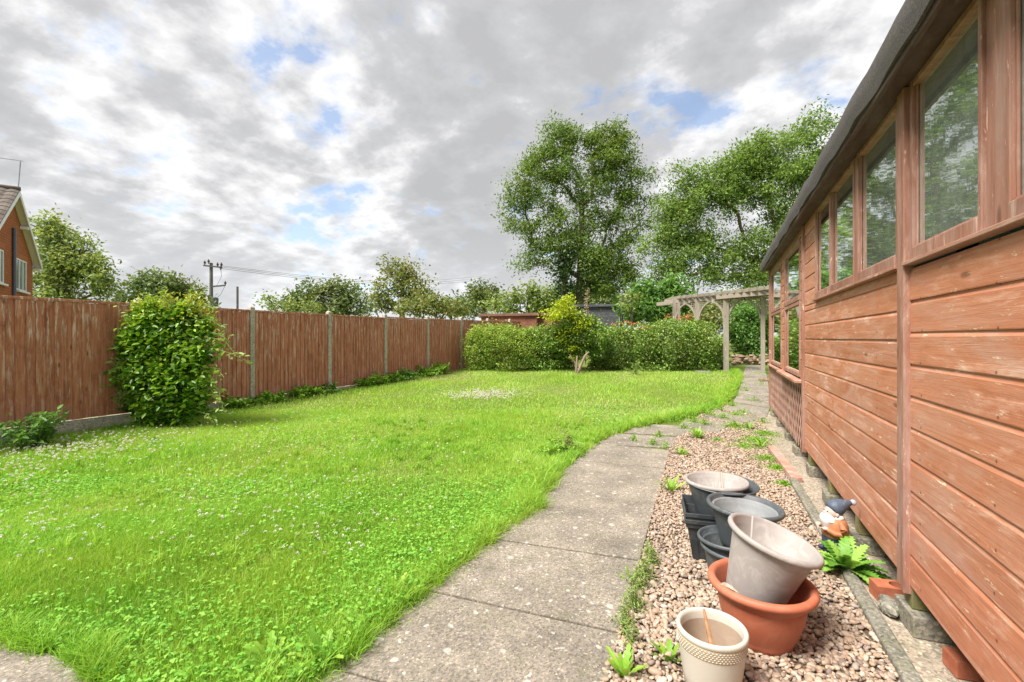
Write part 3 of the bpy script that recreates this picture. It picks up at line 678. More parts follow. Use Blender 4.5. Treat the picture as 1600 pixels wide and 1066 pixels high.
# inside: pale polythene sheeting, a bench and things standing behind the glass
M_sheet = m_plain('polythene', (0.55, 0.60, 0.58), 0.35, 0.6, 0.1, 3)
M_dark = m_plain('dark_plastic', (0.045, 0.05, 0.055), 0.45, 0.5, 0.2, 5)
def sheet(y0, y1, x, zf0, zf1, amp=0.03, seed=1):
    r = random.Random(seed); nu, nv = 30, 14; vs = []
    ph = [r.uniform(0, 6) for _ in range(4)]
    for i in range(nu+1):
        for j in range(nv+1):
            u = i/nu; v = j/nv; zz = zf0(u)+(zf1(u)-zf0(u))*v
            vs.append((x+0.10*v+amp*math.sin(u*19+ph[0]+v*3)+amp*0.6*math.sin(u*41+ph[1]+v*7), y0+(y1-y0)*u, zz))
    m_ = MB(); m_.add(vs, [(i*(nv+1)+j, (i+1)*(nv+1)+j, (i+1)*(nv+1)+j+1, i*(nv+1)+j+1) for i in range(nu) for j in range(nv)]); return m_
o = obj('plastic_sheet', sheet(1.9, 2.9, WX+0.16, lambda u: 1.55, lambda u: 2.22-0.42*u), M_sheet, smooth=True); tag(o, 'crumpled pale polythene sheet draped inside the nearest large shed window', 'plastic sheet')
o = obj('plastic_sheet', sheet(3.0, 5.1, WX+0.2, lambda u: 1.5, lambda u: 2.02-0.1*math.sin(u*6), seed=4), M_sheet, smooth=True); tag(o, 'pale polythene sheet lying behind the row of three narrower shed windows', 'plastic sheet')
o = obj('plastic_sheet', sheet(6.15, 7.35, WX+0.2, lambda u: 0.75, lambda u: 1.55-0.35*u, seed=6), M_sheet, smooth=True); tag(o, 'crumpled pale sheet piled behind the lower window above the lattice panel', 'plastic sheet')
# blocks and bricks that carry the bearers
def m_brick(name, a, b):
    t = NT(name); n = t.noise(t.obj(), 9, 5, 0.7); t.bump(t.noise(t.obj(), 120, 3), 0.3, 0.002)
    return t.fin(t.ramp(n, [(0.3, a), (0.7, b)]), 0.8, 0.25)
M_br = m_brick('red_brick', (0.30, 0.085, 0.045), (0.46, 0.17, 0.09))
def brick(name, c, rz, size, m, label, cat, hole=False, group=None, tilt=0.0):
    L, B, Hh = size; q = MB(); q.box(-L/2, L/2, -B/2, B/2, 0, Hh)
    root = obj(name, q, m, bevel=0.006, local=True); root.location = c; root.rotation_euler = (tilt, 0, rz)
    if hole:
        # bored brick: top face is a ring between the outline and the round well
        n = 32; av = [2*PI*k/n for k in range(n)]; ca = math.atan2(B/2, L/2)
        for cc in (ca, PI-ca, PI+ca, 2*PI-ca): av[min(range(n), key=lambda k: abs(av[k]-cc))] = cc
        def rp(a, z): s = min(L/2/max(1e-6, abs(math.cos(a))), B/2/max(1e-6, abs(math.sin(a)))); return (s*math.cos(a), s*math.sin(a), z)
        q = MB(); vs = [rp(a, 0) for a in av]+[rp(a, Hh) for a in av]+[(0.034*math.cos(a), 0.034*math.sin(a), Hh) for a in av]+[(0.034*math.cos(a), 0.034*math.sin(a), Hh*0.15) for a in av]
        q.add(vs, [(i*n+k, i*n+(k+1) % n, (i+1)*n+(k+1) % n, (i+1)*n+k) for i in range(3) for k in range(n)]+[tuple(range(3*n, 4*n))])
        me = root.data; me.clear_geometry(); me.from_pydata([tuple(v) for v in q.v], [], q.f); me.update(); root.modifiers.clear()
    return tag(root, label, cat, group)
ylab = {2.84: 'nearest the camera, under the batten of the shed wall', 3.75: 'under the shed wall beside the weed and gnome', 4.62: 'under the shed just beyond the gnome hat', 5.55: 'under the shed where the lattice panel begins', 6.45: 'below the near half of the lattice panel',
        7.35: 'below the middle of the lattice panel', 8.25: 'below the far half of the lattice panel', 9.1: 'at the far corner of the shed'}
for y, lb in ylab.items():
    brick('concrete_block', (WX+0.19+random.uniform(-.01, .03), y, 0.0225), random.uniform(-.1, .1), (0.44, 0.215, 0.10), M_block, 'mossy grey concrete block '+lb, 'concrete block', group='blocks carrying the shed')
brick('brick', (0.865, 3.09, 0.0225), 0.15, (0.215, 0.1025, 0.078), M_br, 'red brick with a round hole beside the leafy weed', 'brick', True, 'loose red bricks')
brick('brick', (0.985, 2.53, 0.0225), 0.12, (0.215, 0.1025, 0.075), M_br, 'plain orange red brick lowest at the right under the shed', 'brick', False, 'loose red bricks')
brick('brick', (0.955, 4.92, 0.0225), -0.2, (0.10, 0.065, 0.12), M_br, 'upright red brick end half hidden under the shed beyond the gnome', 'brick', False, 'loose red bricks')
q = MB(); q.ball((0.795, 2.93, 0.055), 0.05, 0.085, 0.03, 12, f=lambda v: v*(1+0.2*math.sin(v.x*90+v.y*50)))
tag(obj('stone', q, M_kerb), 'rough mortar lump on the kerb in front of the holed brick', 'stone')

# ================================================================= POTS
M_taupe = m_plain('taupe_plastic', (0.30, 0.265, 0.245), 0.5, 0.4, 0.05, 4)
def m_pot(name, a, scuff, amt, rough=0.5, sc=9):
    t = NT(name); o = t.obj(); n = t.noise(o, sc, 7, 0.72, 1.2); f = t.noise(o, 60, 4, 0.7)
    c = t.mix(t.math('MULTIPLY', t.ramp(n, [(0.48, 0.0), (0.62, 1.0)]), amt), a, scuff)
    c = t.mix(t.math('MULTIPLY', f, 0.15), c, tuple(x*0.6 for x in a)); t.bump(f, 0.06, 0.002)
    return t.fin(c, t.ramp(n, [(0.3, rough), (0.7, rough+0.2)]), 0.4)
M_taupe = m_pot('taupe_plastic', (0.315, 0.285, 0.265), (0.46, 0.435, 0.41), 0.5)
M_terra = m_pot('terracotta_plastic', (0.42, 0.125, 0.065), (0.50, 0.22, 0.14), 0.35, 0.5)
M_grey = m_pot('dark_grey_plastic', (0.075, 0.085, 0.092), (0.17, 0.18, 0.18), 0.4, 0.4)
M_black = m_pot('black_plastic', (0.035, 0.04, 0.044), (0.10, 0.105, 0.105), 0.5, 0.42)
M_cream = m_pot('cream_glaze', (0.52, 0.485, 0.41), (0.58, 0.55, 0.49), 0.4, 0.28, 5)
M_buff = m_pot('buff_clay', (0.36, 0.27, 0.2), (0.44, 0.36, 0.29), 0.4, 0.8, 12)
M_soilpot = m_soil('potting_soil', (0.05, 0.035, 0.02), (0.13, 0.09, 0.06), 90)
def pot_prof(r, rb, h, lip=0.018, liph=0.022, th=0.005, steps=2, sh=0.0):
    """outer skin up, over the rolled lip, then down the inside with moulded steps"""
    R = lambda z: rb+(r-lip-rb)*(z/h)**(1.0 if not sh else 0.75)
    p = [(0, 0.0), (rb-0.006, 0.0), (rb, 0.006)]
    for i in range(1, 9): z = h*0.9*i/8; p.append((R(z), z))
    p += [(R(h-liph), h-liph-0.002), (r-0.006, h-liph), (r, h-liph*0.75), (r+0.001, h-liph*0.45), (r-0.003, h-liph*0.12), (r-lip*0.4, h), (r-lip*0.8, h-0.001), (r-lip-0.002, h-0.008)]
    z = h-0.012; rr = R(h)-th
    for s in range(steps):
        z1 = h*(0.86-0.13*s); p += [(min(rr, R(z1)-th+0.005), z1+0.004), (R(z1)-th-0.001-0.003*s, z1-0.002)]; rr = R(z1)-th-0.004*(s+1)
    p += [(R(h*0.3)-th-0.006, h*0.3), (rb-th, 0.012), (0, 0.012)]
    return p
def base_at(px, pyrim, hh):       # ground point under the rim centre of a pot of height hh (top above ground hh)
    z = (H-hh)*F/(pyrim-HY); return W((px-CX)/F*z, z, 0)
def pot(name, c, prof, m, label, cat, rot=(0,0,0), group=None, n=64, wob=0.0):
    q = MB(); q.lathe(prof, n, wob=wob)
    o = obj(name, q, m, smooth=True, local=True, angle=60); o.location = c; o.rotation_euler = rot
    return tag(o, label, cat, group)
ZG = 0.012
# cream ceramic pot with a woven band
c = base_at(1112, 982, 0.24); c.z = ZG
root = thing('ceramic_pot', 'cream glazed ceramic pot with woven band and stick, nearest the camera', 'pot', c)
prof = [(0, 0), (0.098, 0), (0.104, 0.006), (0.113, 0.06), (0.121, 0.12), (0.126, 0.165)]
pr2 = [(0.126, 0.165), (0.1265, 0.168), (0.1285, 0.171), (0.1315, 0.212), (0.130, 0.214)]
pr3 = [(0.130, 0.214), (0.1335, 0.218), (0.1365, 0.228), (0.134, 0.237), (0.127, 0.240), (0.120, 0.236), (0.117, 0.226), (0.115, 0.20)]
pr4 = [(0.115, 0.20), (0.113, 0.15), (0.108, 0.09), (0.0, 0.088)]
def shifted(p): return p
mt = Matrix.Translation(c)
for nm, pr, m_ in (('bowl', prof, M_cream), ('rim', pr3, M_cream), ('inner_wall', pr4, M_buff)):
    q = MB(); q.lathe(pr, 72, mt, cap=False); obj(nm, q, m_, root, smooth=True, angle=60)
M_band = m_plain('buff_band', (0.47, 0.38, 0.25), 0.45, 0.4, 0.08, 6)
q = MB(); q.lathe(pr2, 72, mt, cap=False); bandp = obj('woven_band', q, M_band, root, smooth=True)
q = MB()
for j in range(5):
    for k in range(62):
        a = 2*PI*(k+0.5*(j % 2))/62; z = 0.1745+j*0.0082; r = 0.1288+0.0030*(z-0.171)/0.041
        M4 = mt @ Matrix.Rotation(a, 4, 'Z') @ Matrix.Translation((r, 0, z))
        q.add([M4 @ Vector(v) for v in ((0,-.0052,-.0005),(0.0005,0,-.0034),(0,.0052,-.0005),(0.0005,0,.0034),(0.0026,0,0))], [(0,1,4),(1,2,4),(2,3,4),(3,0,4)])
obj('studs', q, M_cream, bandp)
q = MB(); st_ = [c+Vector((0.03, -0.045, 0.09)), c+Vector((0.004, -0.02, 0.16)), c+Vector((-0.012, -0.005, 0.215)), c+Vector((-0.030, 0.018, 0.290))]
q.tube(st_, [0.010, 0.0125, 0.010, 0.005], 7)
M_stick = m_plain('dry_stick', (0.42, 0.24, 0.13), 0.85, 0.15, 0.4, 22, 0.5)
tag(obj('stick', q, M_stick, smooth=True), 'dry brown stick leaning in the cream ceramic pot', 'stick')
# big terracotta planter
fwd_x, fwd_y = -sT, cT
c = base_at(1189, 909, 0.28); c.z = ZG; cT_ = c.copy()
tp = [(0, 0), (0.122, 0), (0.127, 0.005), (0.131, 0.016), (0.135, 0.020), (0.137, 0.03)]
for i in range(1, 10): z = 0.03+0.17*i/9; tp.append((0.137+0.048*math.sin(i/9*PI/2), z))
tp += [(0.1835, 0.203), (0.187, 0.206), (0.194, 0.238), (0.197, 0.240), (0.205, 0.240), (0.219, 0.243), (0.2275, 0.250), (0.231, 0.261), (0.228, 0.272), (0.218, 0.279), (0.207, 0.280), (0.198, 0.275), (0.193, 0.262), (0.188, 0.235), (0.180, 0.200), (0.165, 0.12), (0.130, 0.03), (0, 0.03)]
pot('plant_pot', c, tp, M_terra, 'large terracotta coloured planter holding a tilted taupe pot', 'pot', group='plant pots', n=96)
# broken black saucer caught between the two pots
q = MB(); n = 26; vs = []
for i in range(n+1):
    a = math.atan2(-fwd_y, -fwd_x)-1.35+2.5*i/n; hgt = 0.055*abs(math.sin(PI*i/n))**0.6+0.002
    for r_, z_ in ((0.150, 0.160), (0.1775, 0.178), (0.1790, 0.180+hgt), (0.1765, 0.180+hgt), (0.1745, 0.180), (0.149, 0.163)):
        vs.append(cT_+Vector((r_*math.cos(a), r_*math.sin(a), z_)))
q.add(vs, [tuple(range(6)), tuple(n*6+k for k in range(6))[::-1]]+[(i*6+k, i*6+6+k, i*6+6+(k+1) % 6, i*6+(k+1) % 6) for i in range(n) for k in range(6)])
tag(obj('pot_saucer', q, M_black, smooth=True), 'broken black plastic saucer wedged inside the large terracotta planter', 'saucer')
# tilted taupe pot
fwd = Vector((-sT, cT, 0)); rgt = Vector((cT, sT, 0))
hh = 0.345; r = 0.207
rim = P(1211, 838, 2.19); ax = (Vector((0, 0, 1))*0.95 + rgt*0.27 - fwd*0.12).normalized()
basec = rim - ax*hh
Rm = ax.to_track_quat('Z', 'Y').to_euler()
pot('plant_pot', basec, pot_prof(r*1.0, 0.118, hh, 0.022, 0.028), M_taupe, 'taupe grey plastic pot tilted inside the large terracotta planter', 'pot', Rm, 'plant pots', 96)
q = MB(); a_ = basec+ax*0.14-rgt*0.13+fwd*0.03
M_white = m_plain('white_label', (0.78, 0.78, 0.76), 0.5, 0.3, 0.03)
q.bar(P(1173.5, 843, 2.27), P(1176, 807, 2.27), 0.007, 0.0015, up=fwd)
tag(obj('plant_label', q, M_white), 'thin white plant tag standing inside the tilted taupe pot', 'plant label')
# nested lower grey pots, wide dark pot on them
def stackbase(px, pyr, h, zd=None):
    cc = base_at(px, pyr, h); return cc
c6 = base_at(1146, 839, 0.295); 
pot('plant_pot', Vector((c6.x, c6.y, ZG)), pot_prof(0.178, 0.120, 0.240, 0.015, 0.022), M_grey, 'lower of two dark grey pots nested behind the terracotta planter', 'pot', (0.03, 0.02, 0), 'plant pots', 72)
pot('plant_pot', Vector((c6.x-.004, c6.y+0.004, ZG+0.050)), pot_prof(0.180, 0.112, 0.232, 0.015, 0.022), M_grey, 'upper of two dark grey pots nested behind the terracotta planter', 'pot', (-0.02, -0.03, 0), 'plant pots', 72)
c5 = base_at(1160, 787, 0.449)
pot('plant_pot', Vector((c5.x, c5.y, 0.204)), pot_prof(0.206, 0.118, 0.245, 0.020, 0.026), M_grey, 'wide dark grey bowl shaped pot stacked on the nested grey pots', 'pot', (0.0, 0.05, 0), 'plant pots', 72)
pot('plant_pot', Vector((c5.x+.002, c5.y, 0.232)), pot_prof(0.176, 0.105, 0.195, 0.014, 0.015), m_pot('mid_grey_plastic', (0.20, 0.21, 0.215), (0.28, 0.28, 0.28), 0.4), 'mid grey pot nested just inside the wide dark grey bowl', 'pot', (0.0, 0.05, 0), 'plant pots', 72)
# square black planters with round pots on top
c3 = base_at(1120, 749, 0.472); c4 = c3+rgt*0.024-fwd*0.004; cq = G(1078, 877); sq = Vector((cq.x+0.135, cq.y+0.135, 0))
def square_pot(c, w0, w1, h, rz, m, label):
    root = thing('square_planter', label, 'planter', c, 'square black planters')
    mm = Matrix.Translation(c) @ Matrix.Rotation(rz, 4, 'Z')
    def ring(w, z): return [(w, w, z), (-w, w, z), (-w, -w, z), (w, -w, z)]
    q = MB(); rings = [ring(w0, 0), ring(w0+(w1-w0)*0.8-0.004, h*0.80), ring(w1+0.004, h*0.80), ring(w1+0.007, h*0.90), ring(w1+0.013, h*0.905), ring(w1+0.014, h), ring(w1+0.006, h), ring(w1, h*0.9), ring(w0-0.004, 0.01)]
    vs = [mm @ Vector(v) for r_ in rings for v in r_]
    q.add(vs, [(0,1,2,3)[::-1]]+[(i*4+k, i*4+(k+1)%4, i*4+4+(k+1)%4, i*4+4+k) for i in range(len(rings)-1) for k in range(4)]+[(32,33,34,35)])
    obj('shell', q, m, root, bevel=0.003)
    for sx in (-1, 1):
        for sy in (-1, 1):
            q = MB()
            for (dx, dy) in ((1, 0), (0, 1)):
                a = Vector((sx*(w0+0.001), sy*(w0+0.001), 0.002)); b = Vector((sx*(w0+(w1-w0)*0.8-0.003), sy*(w0+(w1-w0)*0.8-0.003), h*0.79))
                off = Vector((-sx*0.020*dx, -sy*0.020*dy, 0)); out = Vector((sx*0.002*dy, sy*0.002*dx, 0))
                q.bar(mm @ (a+off+out), mm @ (b+off+out), 0.036 if dx else 0.005, 0.005 if dx else 0.036, up=mm.to_3x3() @ Vector((0, 1, 0)))
            obj('corner_rib', q, m, root)
rz4 = math.radians(7)
square_pot(Vector((sq.x, sq.y, ZG)), 0.128, 0.172, 0.275, rz4, M_black, 'lower black square planter under the stacked round pots')
square_pot(Vector((sq.x, sq.y, ZG+0.04)), 0.124, 0.170, 0.275, rz4, M_black, 'upper black square planter nested in another, round pots on top')
pot('plant_pot', Vector((c4.x, c4.y, 0.168)), pot_prof(0.226, 0.128, 0.290, 0.008, 0.012, steps=1), M_grey, 'dark grey thin rimmed pot sitting in the square black planter', 'pot', (0.02, 0.02, 0), 'plant pots', 72)
c3 = base_at(1120, 749, 0.472)
pot('plant_pot', Vector((c3.x, c3.y, 0.222)), pot_prof(0.199, 0.092, 0.250, 0.018, 0.026), M_taupe, 'taupe pot with dry stems, topmost of the stack in the square planter', 'pot', (0, -0.01, 0), 'plant pots', 72)
q = MB()
for k in range(9):
    b = Vector((c3.x+random.uniform(-.01,.05), c3.y+random.uniform(-.03,.03), 0.30)); t = b+Vector((random.uniform(-.02,.03), random.uniform(-.02,.02), random.uniform(0.16, 0.30)))
    q.tube([b, b.lerp(t, .5)+Vector((random.uniform(-.008,.008), 0, 0)), t], [0.0016, 0.0012, 0.0006], 4)
tag(obj('dead_plant', q, M_drystem), 'thin dry stems standing in the topmost taupe pot', 'dead plant')
q = MB(); q.bar(G(1288, 949, 0.022), G(1299, 938, 0.026), 0.028, 0.006); tag(obj('plastic_shard', q, M_black), 'small black plastic shard on the gravel right of the terracotta planter', 'plastic shard')
q = MB(); L0 = P(1126, 914, 2.10); vs = []
for i in range(7):
    f = i/6; c_0 = L0+rgt*(0.075*f)-Vector((0, 0, 0.028*f))+fwd*0.01*math.sin(f*5); w_ = 0.014*math.sin(PI*min(1, f*0.9+0.06))
    vs += [c_0+Vector((0, 0, w_))+fwd*w_*0.6, c_0-fwd*0.006, c_0-Vector((0, 0, w_*0.7))+fwd*w_*0.4]
q.add(vs, [g for i in range(6) for g in ((i*3, i*3+1, i*3+4, i*3+3), (i*3+1, i*3+2, i*3+5, i*3+4))])
tag(obj('dry_leaf', q, m_plain('dead_leaf', (0.42, 0.35, 0.28), 0.8, 0.2, 0.3, 40)), 'curled dry leaf caught on the left inside the terracotta planter', 'leaf')

# ================================================================= GNOME
def gnome():
    b = G(1303, 868); b.z = 0.045; b = W((1303-CX)/F*2.98, 2.98, 0.03)
    root = thing('garden_gnome', 'weathered garden gnome with blue hat and white beard behind the weed', 'garden ornament', b)
    f = (-rgt*0.97 + fwd*0.12).normalized(); s = Vector((0,0,1)).cross(f)
    mm = Matrix((f, s, Vector((0,0,1)))).transposed().to_4x4(); mm = Matrix.Translation(b) @ mm.to_3x3().to_4x4() @ Matrix.Diagonal((1.12, 1.2, 1.0, 1))
    def paint(nm, a, c2, amt=0.5): return m_pot(nm, a, c2, amt, 0.45, 30)
    blue, wht, skin, org, navy = paint('hat_paint', (0.065, 0.085, 0.125), (0.20, 0.21, 0.24)), paint('beard_paint', (0.66, 0.64, 0.61), (0.50, 0.44, 0.40)), paint('face_paint', (0.55, 0.38, 0.32), (0.7, 0.6, 0.55)), paint('jacket_paint', (0.40, 0.15, 0.06), (0.5, 0.28, 0.18)), paint('trouser_paint', (0.03, 0.04, 0.09), (0.09, 0.10, 0.14))
    R3 = mm.to_3x3().to_4x4()
    def P3(x, y, z): return mm @ Vector((x, y, z))
    # trousers + boots
    q = MB(); q.lathe([(0, 0.02), (0.05, 0.02), (0.056, 0.05), (0.058, 0.10), (0.055, 0.13), (0, 0.135)], 24, mm)
    for sy in (-1, 1): q.ball(P3(0.02, sy*0.028, 0.022), 0.05, 0.024, 0.022, 14, R3)
    obj('trousers', q, navy, root, smooth=True)
    # jacket body with shoulders
    q = MB(); q.lathe([(0.056, 0.105), (0.064, 0.115), (0.067, 0.15), (0.062, 0.19), (0.05, 0.225), (0.03, 0.24), (0, 0.242)], 28, mm @ Matrix.Translation((-0.006, 0, 0)))
    obj('jacket', q, org, root, smooth=True)
    for sy in (-1, 1):
        q = MB(); q.tube([P3(-0.008, sy*0.050, 0.215), P3(-0.012, sy*0.070, 0.180), P3(0.000, sy*0.073, 0.150), P3(0.030, sy*0.062, 0.150), P3(0.056, sy*0.040, 0.165)], [0.018, 0.020, 0.019, 0.018, 0.015], 14)
        sl = obj('sleeve', q, org, root, smooth=True)
        q = MB(); q.ball(P3(0.064, sy*0.034, 0.169), 0.016, 0.014, 0.012, 12, R3)
        for k in range(4): q.tube([P3(0.070, sy*(0.040-0.006*k), 0.175-0.003*k), P3(0.080, sy*(0.030-0.006*k), 0.173-0.003*k), P3(0.080, sy*(0.020-0.005*k), 0.167-0.003*k)], [0.004, 0.0038, 0.003], 6)
        obj('hand', q, skin, root, smooth=True)
    q = MB(); q.ball(P3(0.006, 0, 0.262), 0.042, 0.040, 0.046, 24, R3)
    q.ball(P3(0.047, 0, 0.262), 0.012, 0.011, 0.011, 12, R3)
    for sy in (-1, 1): q.ball(P3(0.004, sy*0.040, 0.258), 0.009, 0.006, 0.013, 10, R3); q.ball(P3(0.038, sy*0.020, 0.252), 0.011, 0.010, 0.009, 10, R3)
    hd = obj('head', q, skin, root, smooth=True)
    q = MB()
    for sy in (-1, 1): q.ball(P3(0.0435, sy*0.0155, 0.272), 0.0035, 0.004, 0.0045, 10, R3)
    obj('eye', q, navy, hd, smooth=True)
    q = MB(); q.ball(P3(0.030, 0, 0.205), 0.042, 0.044, 0.066, 22, R3, f=lambda v: Vector((v.x*(1+0.25*math.sin(v.z*60)*0.4), v.y*(1-0.5*max(0, -v.z/0.066))+0.002*math.sin(v.z*140), v.z)))
    for sy in (-1, 1): q.ball(P3(0.043, sy*0.014, 0.247), 0.010, 0.017, 0.007, 12, R3)
    q.ball(P3(-0.010, 0, 0.235), 0.040, 0.046, 0.034, 18, R3)
    obj('beard', q, wht, root, smooth=True)
    q = MB(); pts = [P3(0.004, 0, 0.282), P3(-0.008, 0, 0.292), P3(-0.026, 0, 0.303), P3(-0.048, 0, 0.313), P3(-0.070, 0, 0.322), P3(-0.092, 0, 0.328)]
    q.tube([P3(0.012, 0, 0.274)]+pts, [0.046, 0.053, 0.055, 0.050, 0.037, 0.024, 0.013], 24)
    obj('hat', q, blue, root, smooth=True, angle=180)
    q = MB(); q.ball(P3(-0.102, 0, 0.330), 0.019, n=14); obj('pompom', q, paint('pompom_paint', (0.30, 0.33, 0.40), (0.6, 0.6, 0.62)), root, smooth=True)
gnome()

# ================================================================= PEBBLES
def pebbles():
    import bmesh
    def ico(sub):
        bm = bmesh.new(); bmesh.ops.create_icosphere(bm, subdivisions=sub, radius=1); v = np.array([q.co[:] for q in bm.verts]); f = np.array([[w.index for w in q.verts] for q in bm.faces]); bm.free(); return v, f
    i2, i1 = ico(2), ico(1); V = []; Fc = []; R = []; off = 0
    def scatter(y0, y1, dens, rad, tpl, layers):
        nonlocal off
        T, f = tpl; area = 1.3*(y1-y0); n = int(area*dens)
        x = rng.uniform(-0.75, 0.85, n); y = rng.uniform(y0, y1, n); k = inpoly(x, y, gravel_poly)
        for s_ in slabs[8:]: k &= ~(inpoly(x, y, s_) & (rng.random(n) > 0.015))
        x, y = x[k], y[k]; n = len(x)
        r = rad*rng.lognormal(0, 0.28, n); z = gzn(x, y)+0.006+rng.uniform(0, layers, n)
        sc = np.stack([r*rng.uniform(1.0, 1.5, n), r*rng.uniform(0.8, 1.05, n), r*rng.uniform(0.5, 0.75, n)], 1)
        # random rotations
        a, b = rng.uniform(0, 2*PI, n), rng.normal(0, 0.35, n); e = rng.normal(0, 0.35, n)
        Rz = np.zeros((n, 3, 3)); Rz[:, 0, 0] = np.cos(a); Rz[:, 0, 1] = -np.sin(a); Rz[:, 1, 0] = np.sin(a); Rz[:, 1, 1] = np.cos(a); Rz[:, 2, 2] = 1
        Rx = np.zeros((n, 3, 3)); Rx[:, 0, 0] = 1; Rx[:, 1, 1] = np.cos(b); Rx[:, 1, 2] = -np.sin(b); Rx[:, 2, 1] = np.sin(b); Rx[:, 2, 2] = np.cos(b)
        Ry = np.zeros((n, 3, 3)); Ry[:, 1, 1] = 1; Ry[:, 0, 0] = np.cos(e); Ry[:, 0, 2] = np.sin(e); Ry[:, 2, 0] = -np.sin(e); Ry[:, 2, 2] = np.cos(e)
        M_ = Rz @ Rx @ Ry
        q = T[None]*(1+rng.normal(0, 0.06, (n, len(T), 1)))*sc[:, None, :]; q = np.einsum('nij,nkj->nki', M_, q)+np.stack([x, y, z], 1)[:, None]
        V.append(q.reshape(-1, 3)); Fc.append((f[None]+(np.arange(n)*len(T))[:, None, None]+off).reshape(-1, 3)); R.append(np.repeat(rng.random(n), len(T))); off += n*len(T)
    scatter(0.6, 3.2, 5600, 0.0097, i2, 0.016); scatter(3.2, 5.6, 4800, 0.0100, i1, 0.014); scatter(5.6, 9.9, 2600, 0.0115, i1, 0.012); scatter(-0.6, 0.6, 2800, 0.0115, i1, 0.010)
    o = link('gravel', arrmesh('gravel', np.vstack(V), None, np.vstack(Fc), np.concatenate(R), True), M_pebble)
    tag(o, 'loose tan and pink pea gravel between path and shed', 'gravel', kind='stuff')
pebbles()

# ================================================================= LAWN GRASS
fence_at = lambda s_: fA + fd_*s_ + fn_*0.04
lawn_edge = [(560,1018),(628,962),(690,910),(742,868),(785,832),(838,800),(852,772),(872,738),(905,712),(930,692),(980,672),(1035,660),(1078,650),(1118,640),(1138,624),(1150,606),(1156,592),(1150,580)]
lawn_poly = [tuple(fence_at(-8).to_2d()), tuple(fence_at(11.9).to_2d())] + [tuple(gp(*c)) for c in ((730,577),(1150,577))] + [tuple(gp(*c)) for c in reversed(lawn_edge)] + \
    [tuple(gp(512, 1066)), (-1.58, 1.2), (-1.60, 0.3), (-2.7, 0.2)] + [tuple(gp(*c)) for c in [(155,1085),(130,1043),(66,1021),(0,1005),(-60,994)]] + [(-4.8, -0.6), (-9.0, -1.5)]
def lawn_pts(n, zlo, zhi, poly=None):
    z = np.sqrt(rng.uniform(zlo**2, zhi**2, n)); u = rng.uniform(-1.35, 0.65, n)*z
    x = u*cT-z*sT; y = u*sT+z*cT; k = inpoly(x, y, poly or lawn_poly); return x[k], y[k]
def vnoise(x, y, f, seed=0):
    r = np.random.default_rng(seed); s = np.zeros_like(x)
    for i in range(6):
        a = r.uniform(0, 2*PI); k = f*r.uniform(0.6, 1.7); s += np.sin(x*k*math.cos(a)+y*k*math.sin(a)+r.uniform(0, 6))
    return s/6**0.5*0.7
edge_np = np.array([(-1.55, 1.2)]+[gp(*c)[:] for c in lawn_edge])
def edge_dist(x, y):
    d = np.full(len(x), 9.0)
    for i in range(len(edge_np)-1):
        a, b = edge_np[i], edge_np[i+1]; ab = b-a; t = np.clip(((x-a[0])*ab[0]+(y-a[1])*ab[1])/(ab@ab), 0, 1)
        d = np.minimum(d, np.hypot(x-a[0]-t*ab[0], y-a[1]-t*ab[1]))
    return d
def blades(x, y, h, w, lean, tone):
    n = len(x); z = gzn(x, y); a = rng.uniform(0, 2*PI, n); d = np.stack([np.cos(a), np.sin(a)], 1)
    b = rng.uniform(0, 2*PI, n); s = np.stack([np.cos(b), np.sin(b)], 1)*w[:, None]*0.5
    L = (lean*h)[:, None]
    v = np.zeros((n, 5, 3)); B = np.stack([x, y], 1)
    v[:, 0, :2] = B-s; v[:, 1, :2] = B+s; v[:, 2, :2] = B+s*0.75+d*L*0.3; v[:, 3, :2] = B-s*0.75+d*L*0.3; v[:, 4, :2] = B+d*L
    hh = h*np.sqrt(np.clip(1-0.4*lean**2, 0.1, 1))
    v[:, 0, 2] = z-0.005; v[:, 1, 2] = z-0.005; v[:, 2, 2] = z+hh*0.6; v[:, 3, 2] = z+hh*0.6; v[:, 4, 2] = z+hh
    o = (np.arange(n)*5)[:, None]
    return v.reshape(-1, 3), np.array([[0,1,2,3]])+o, np.array([[3,2,4]])+o, np.repeat(np.clip(tone, 0, 1), 5)
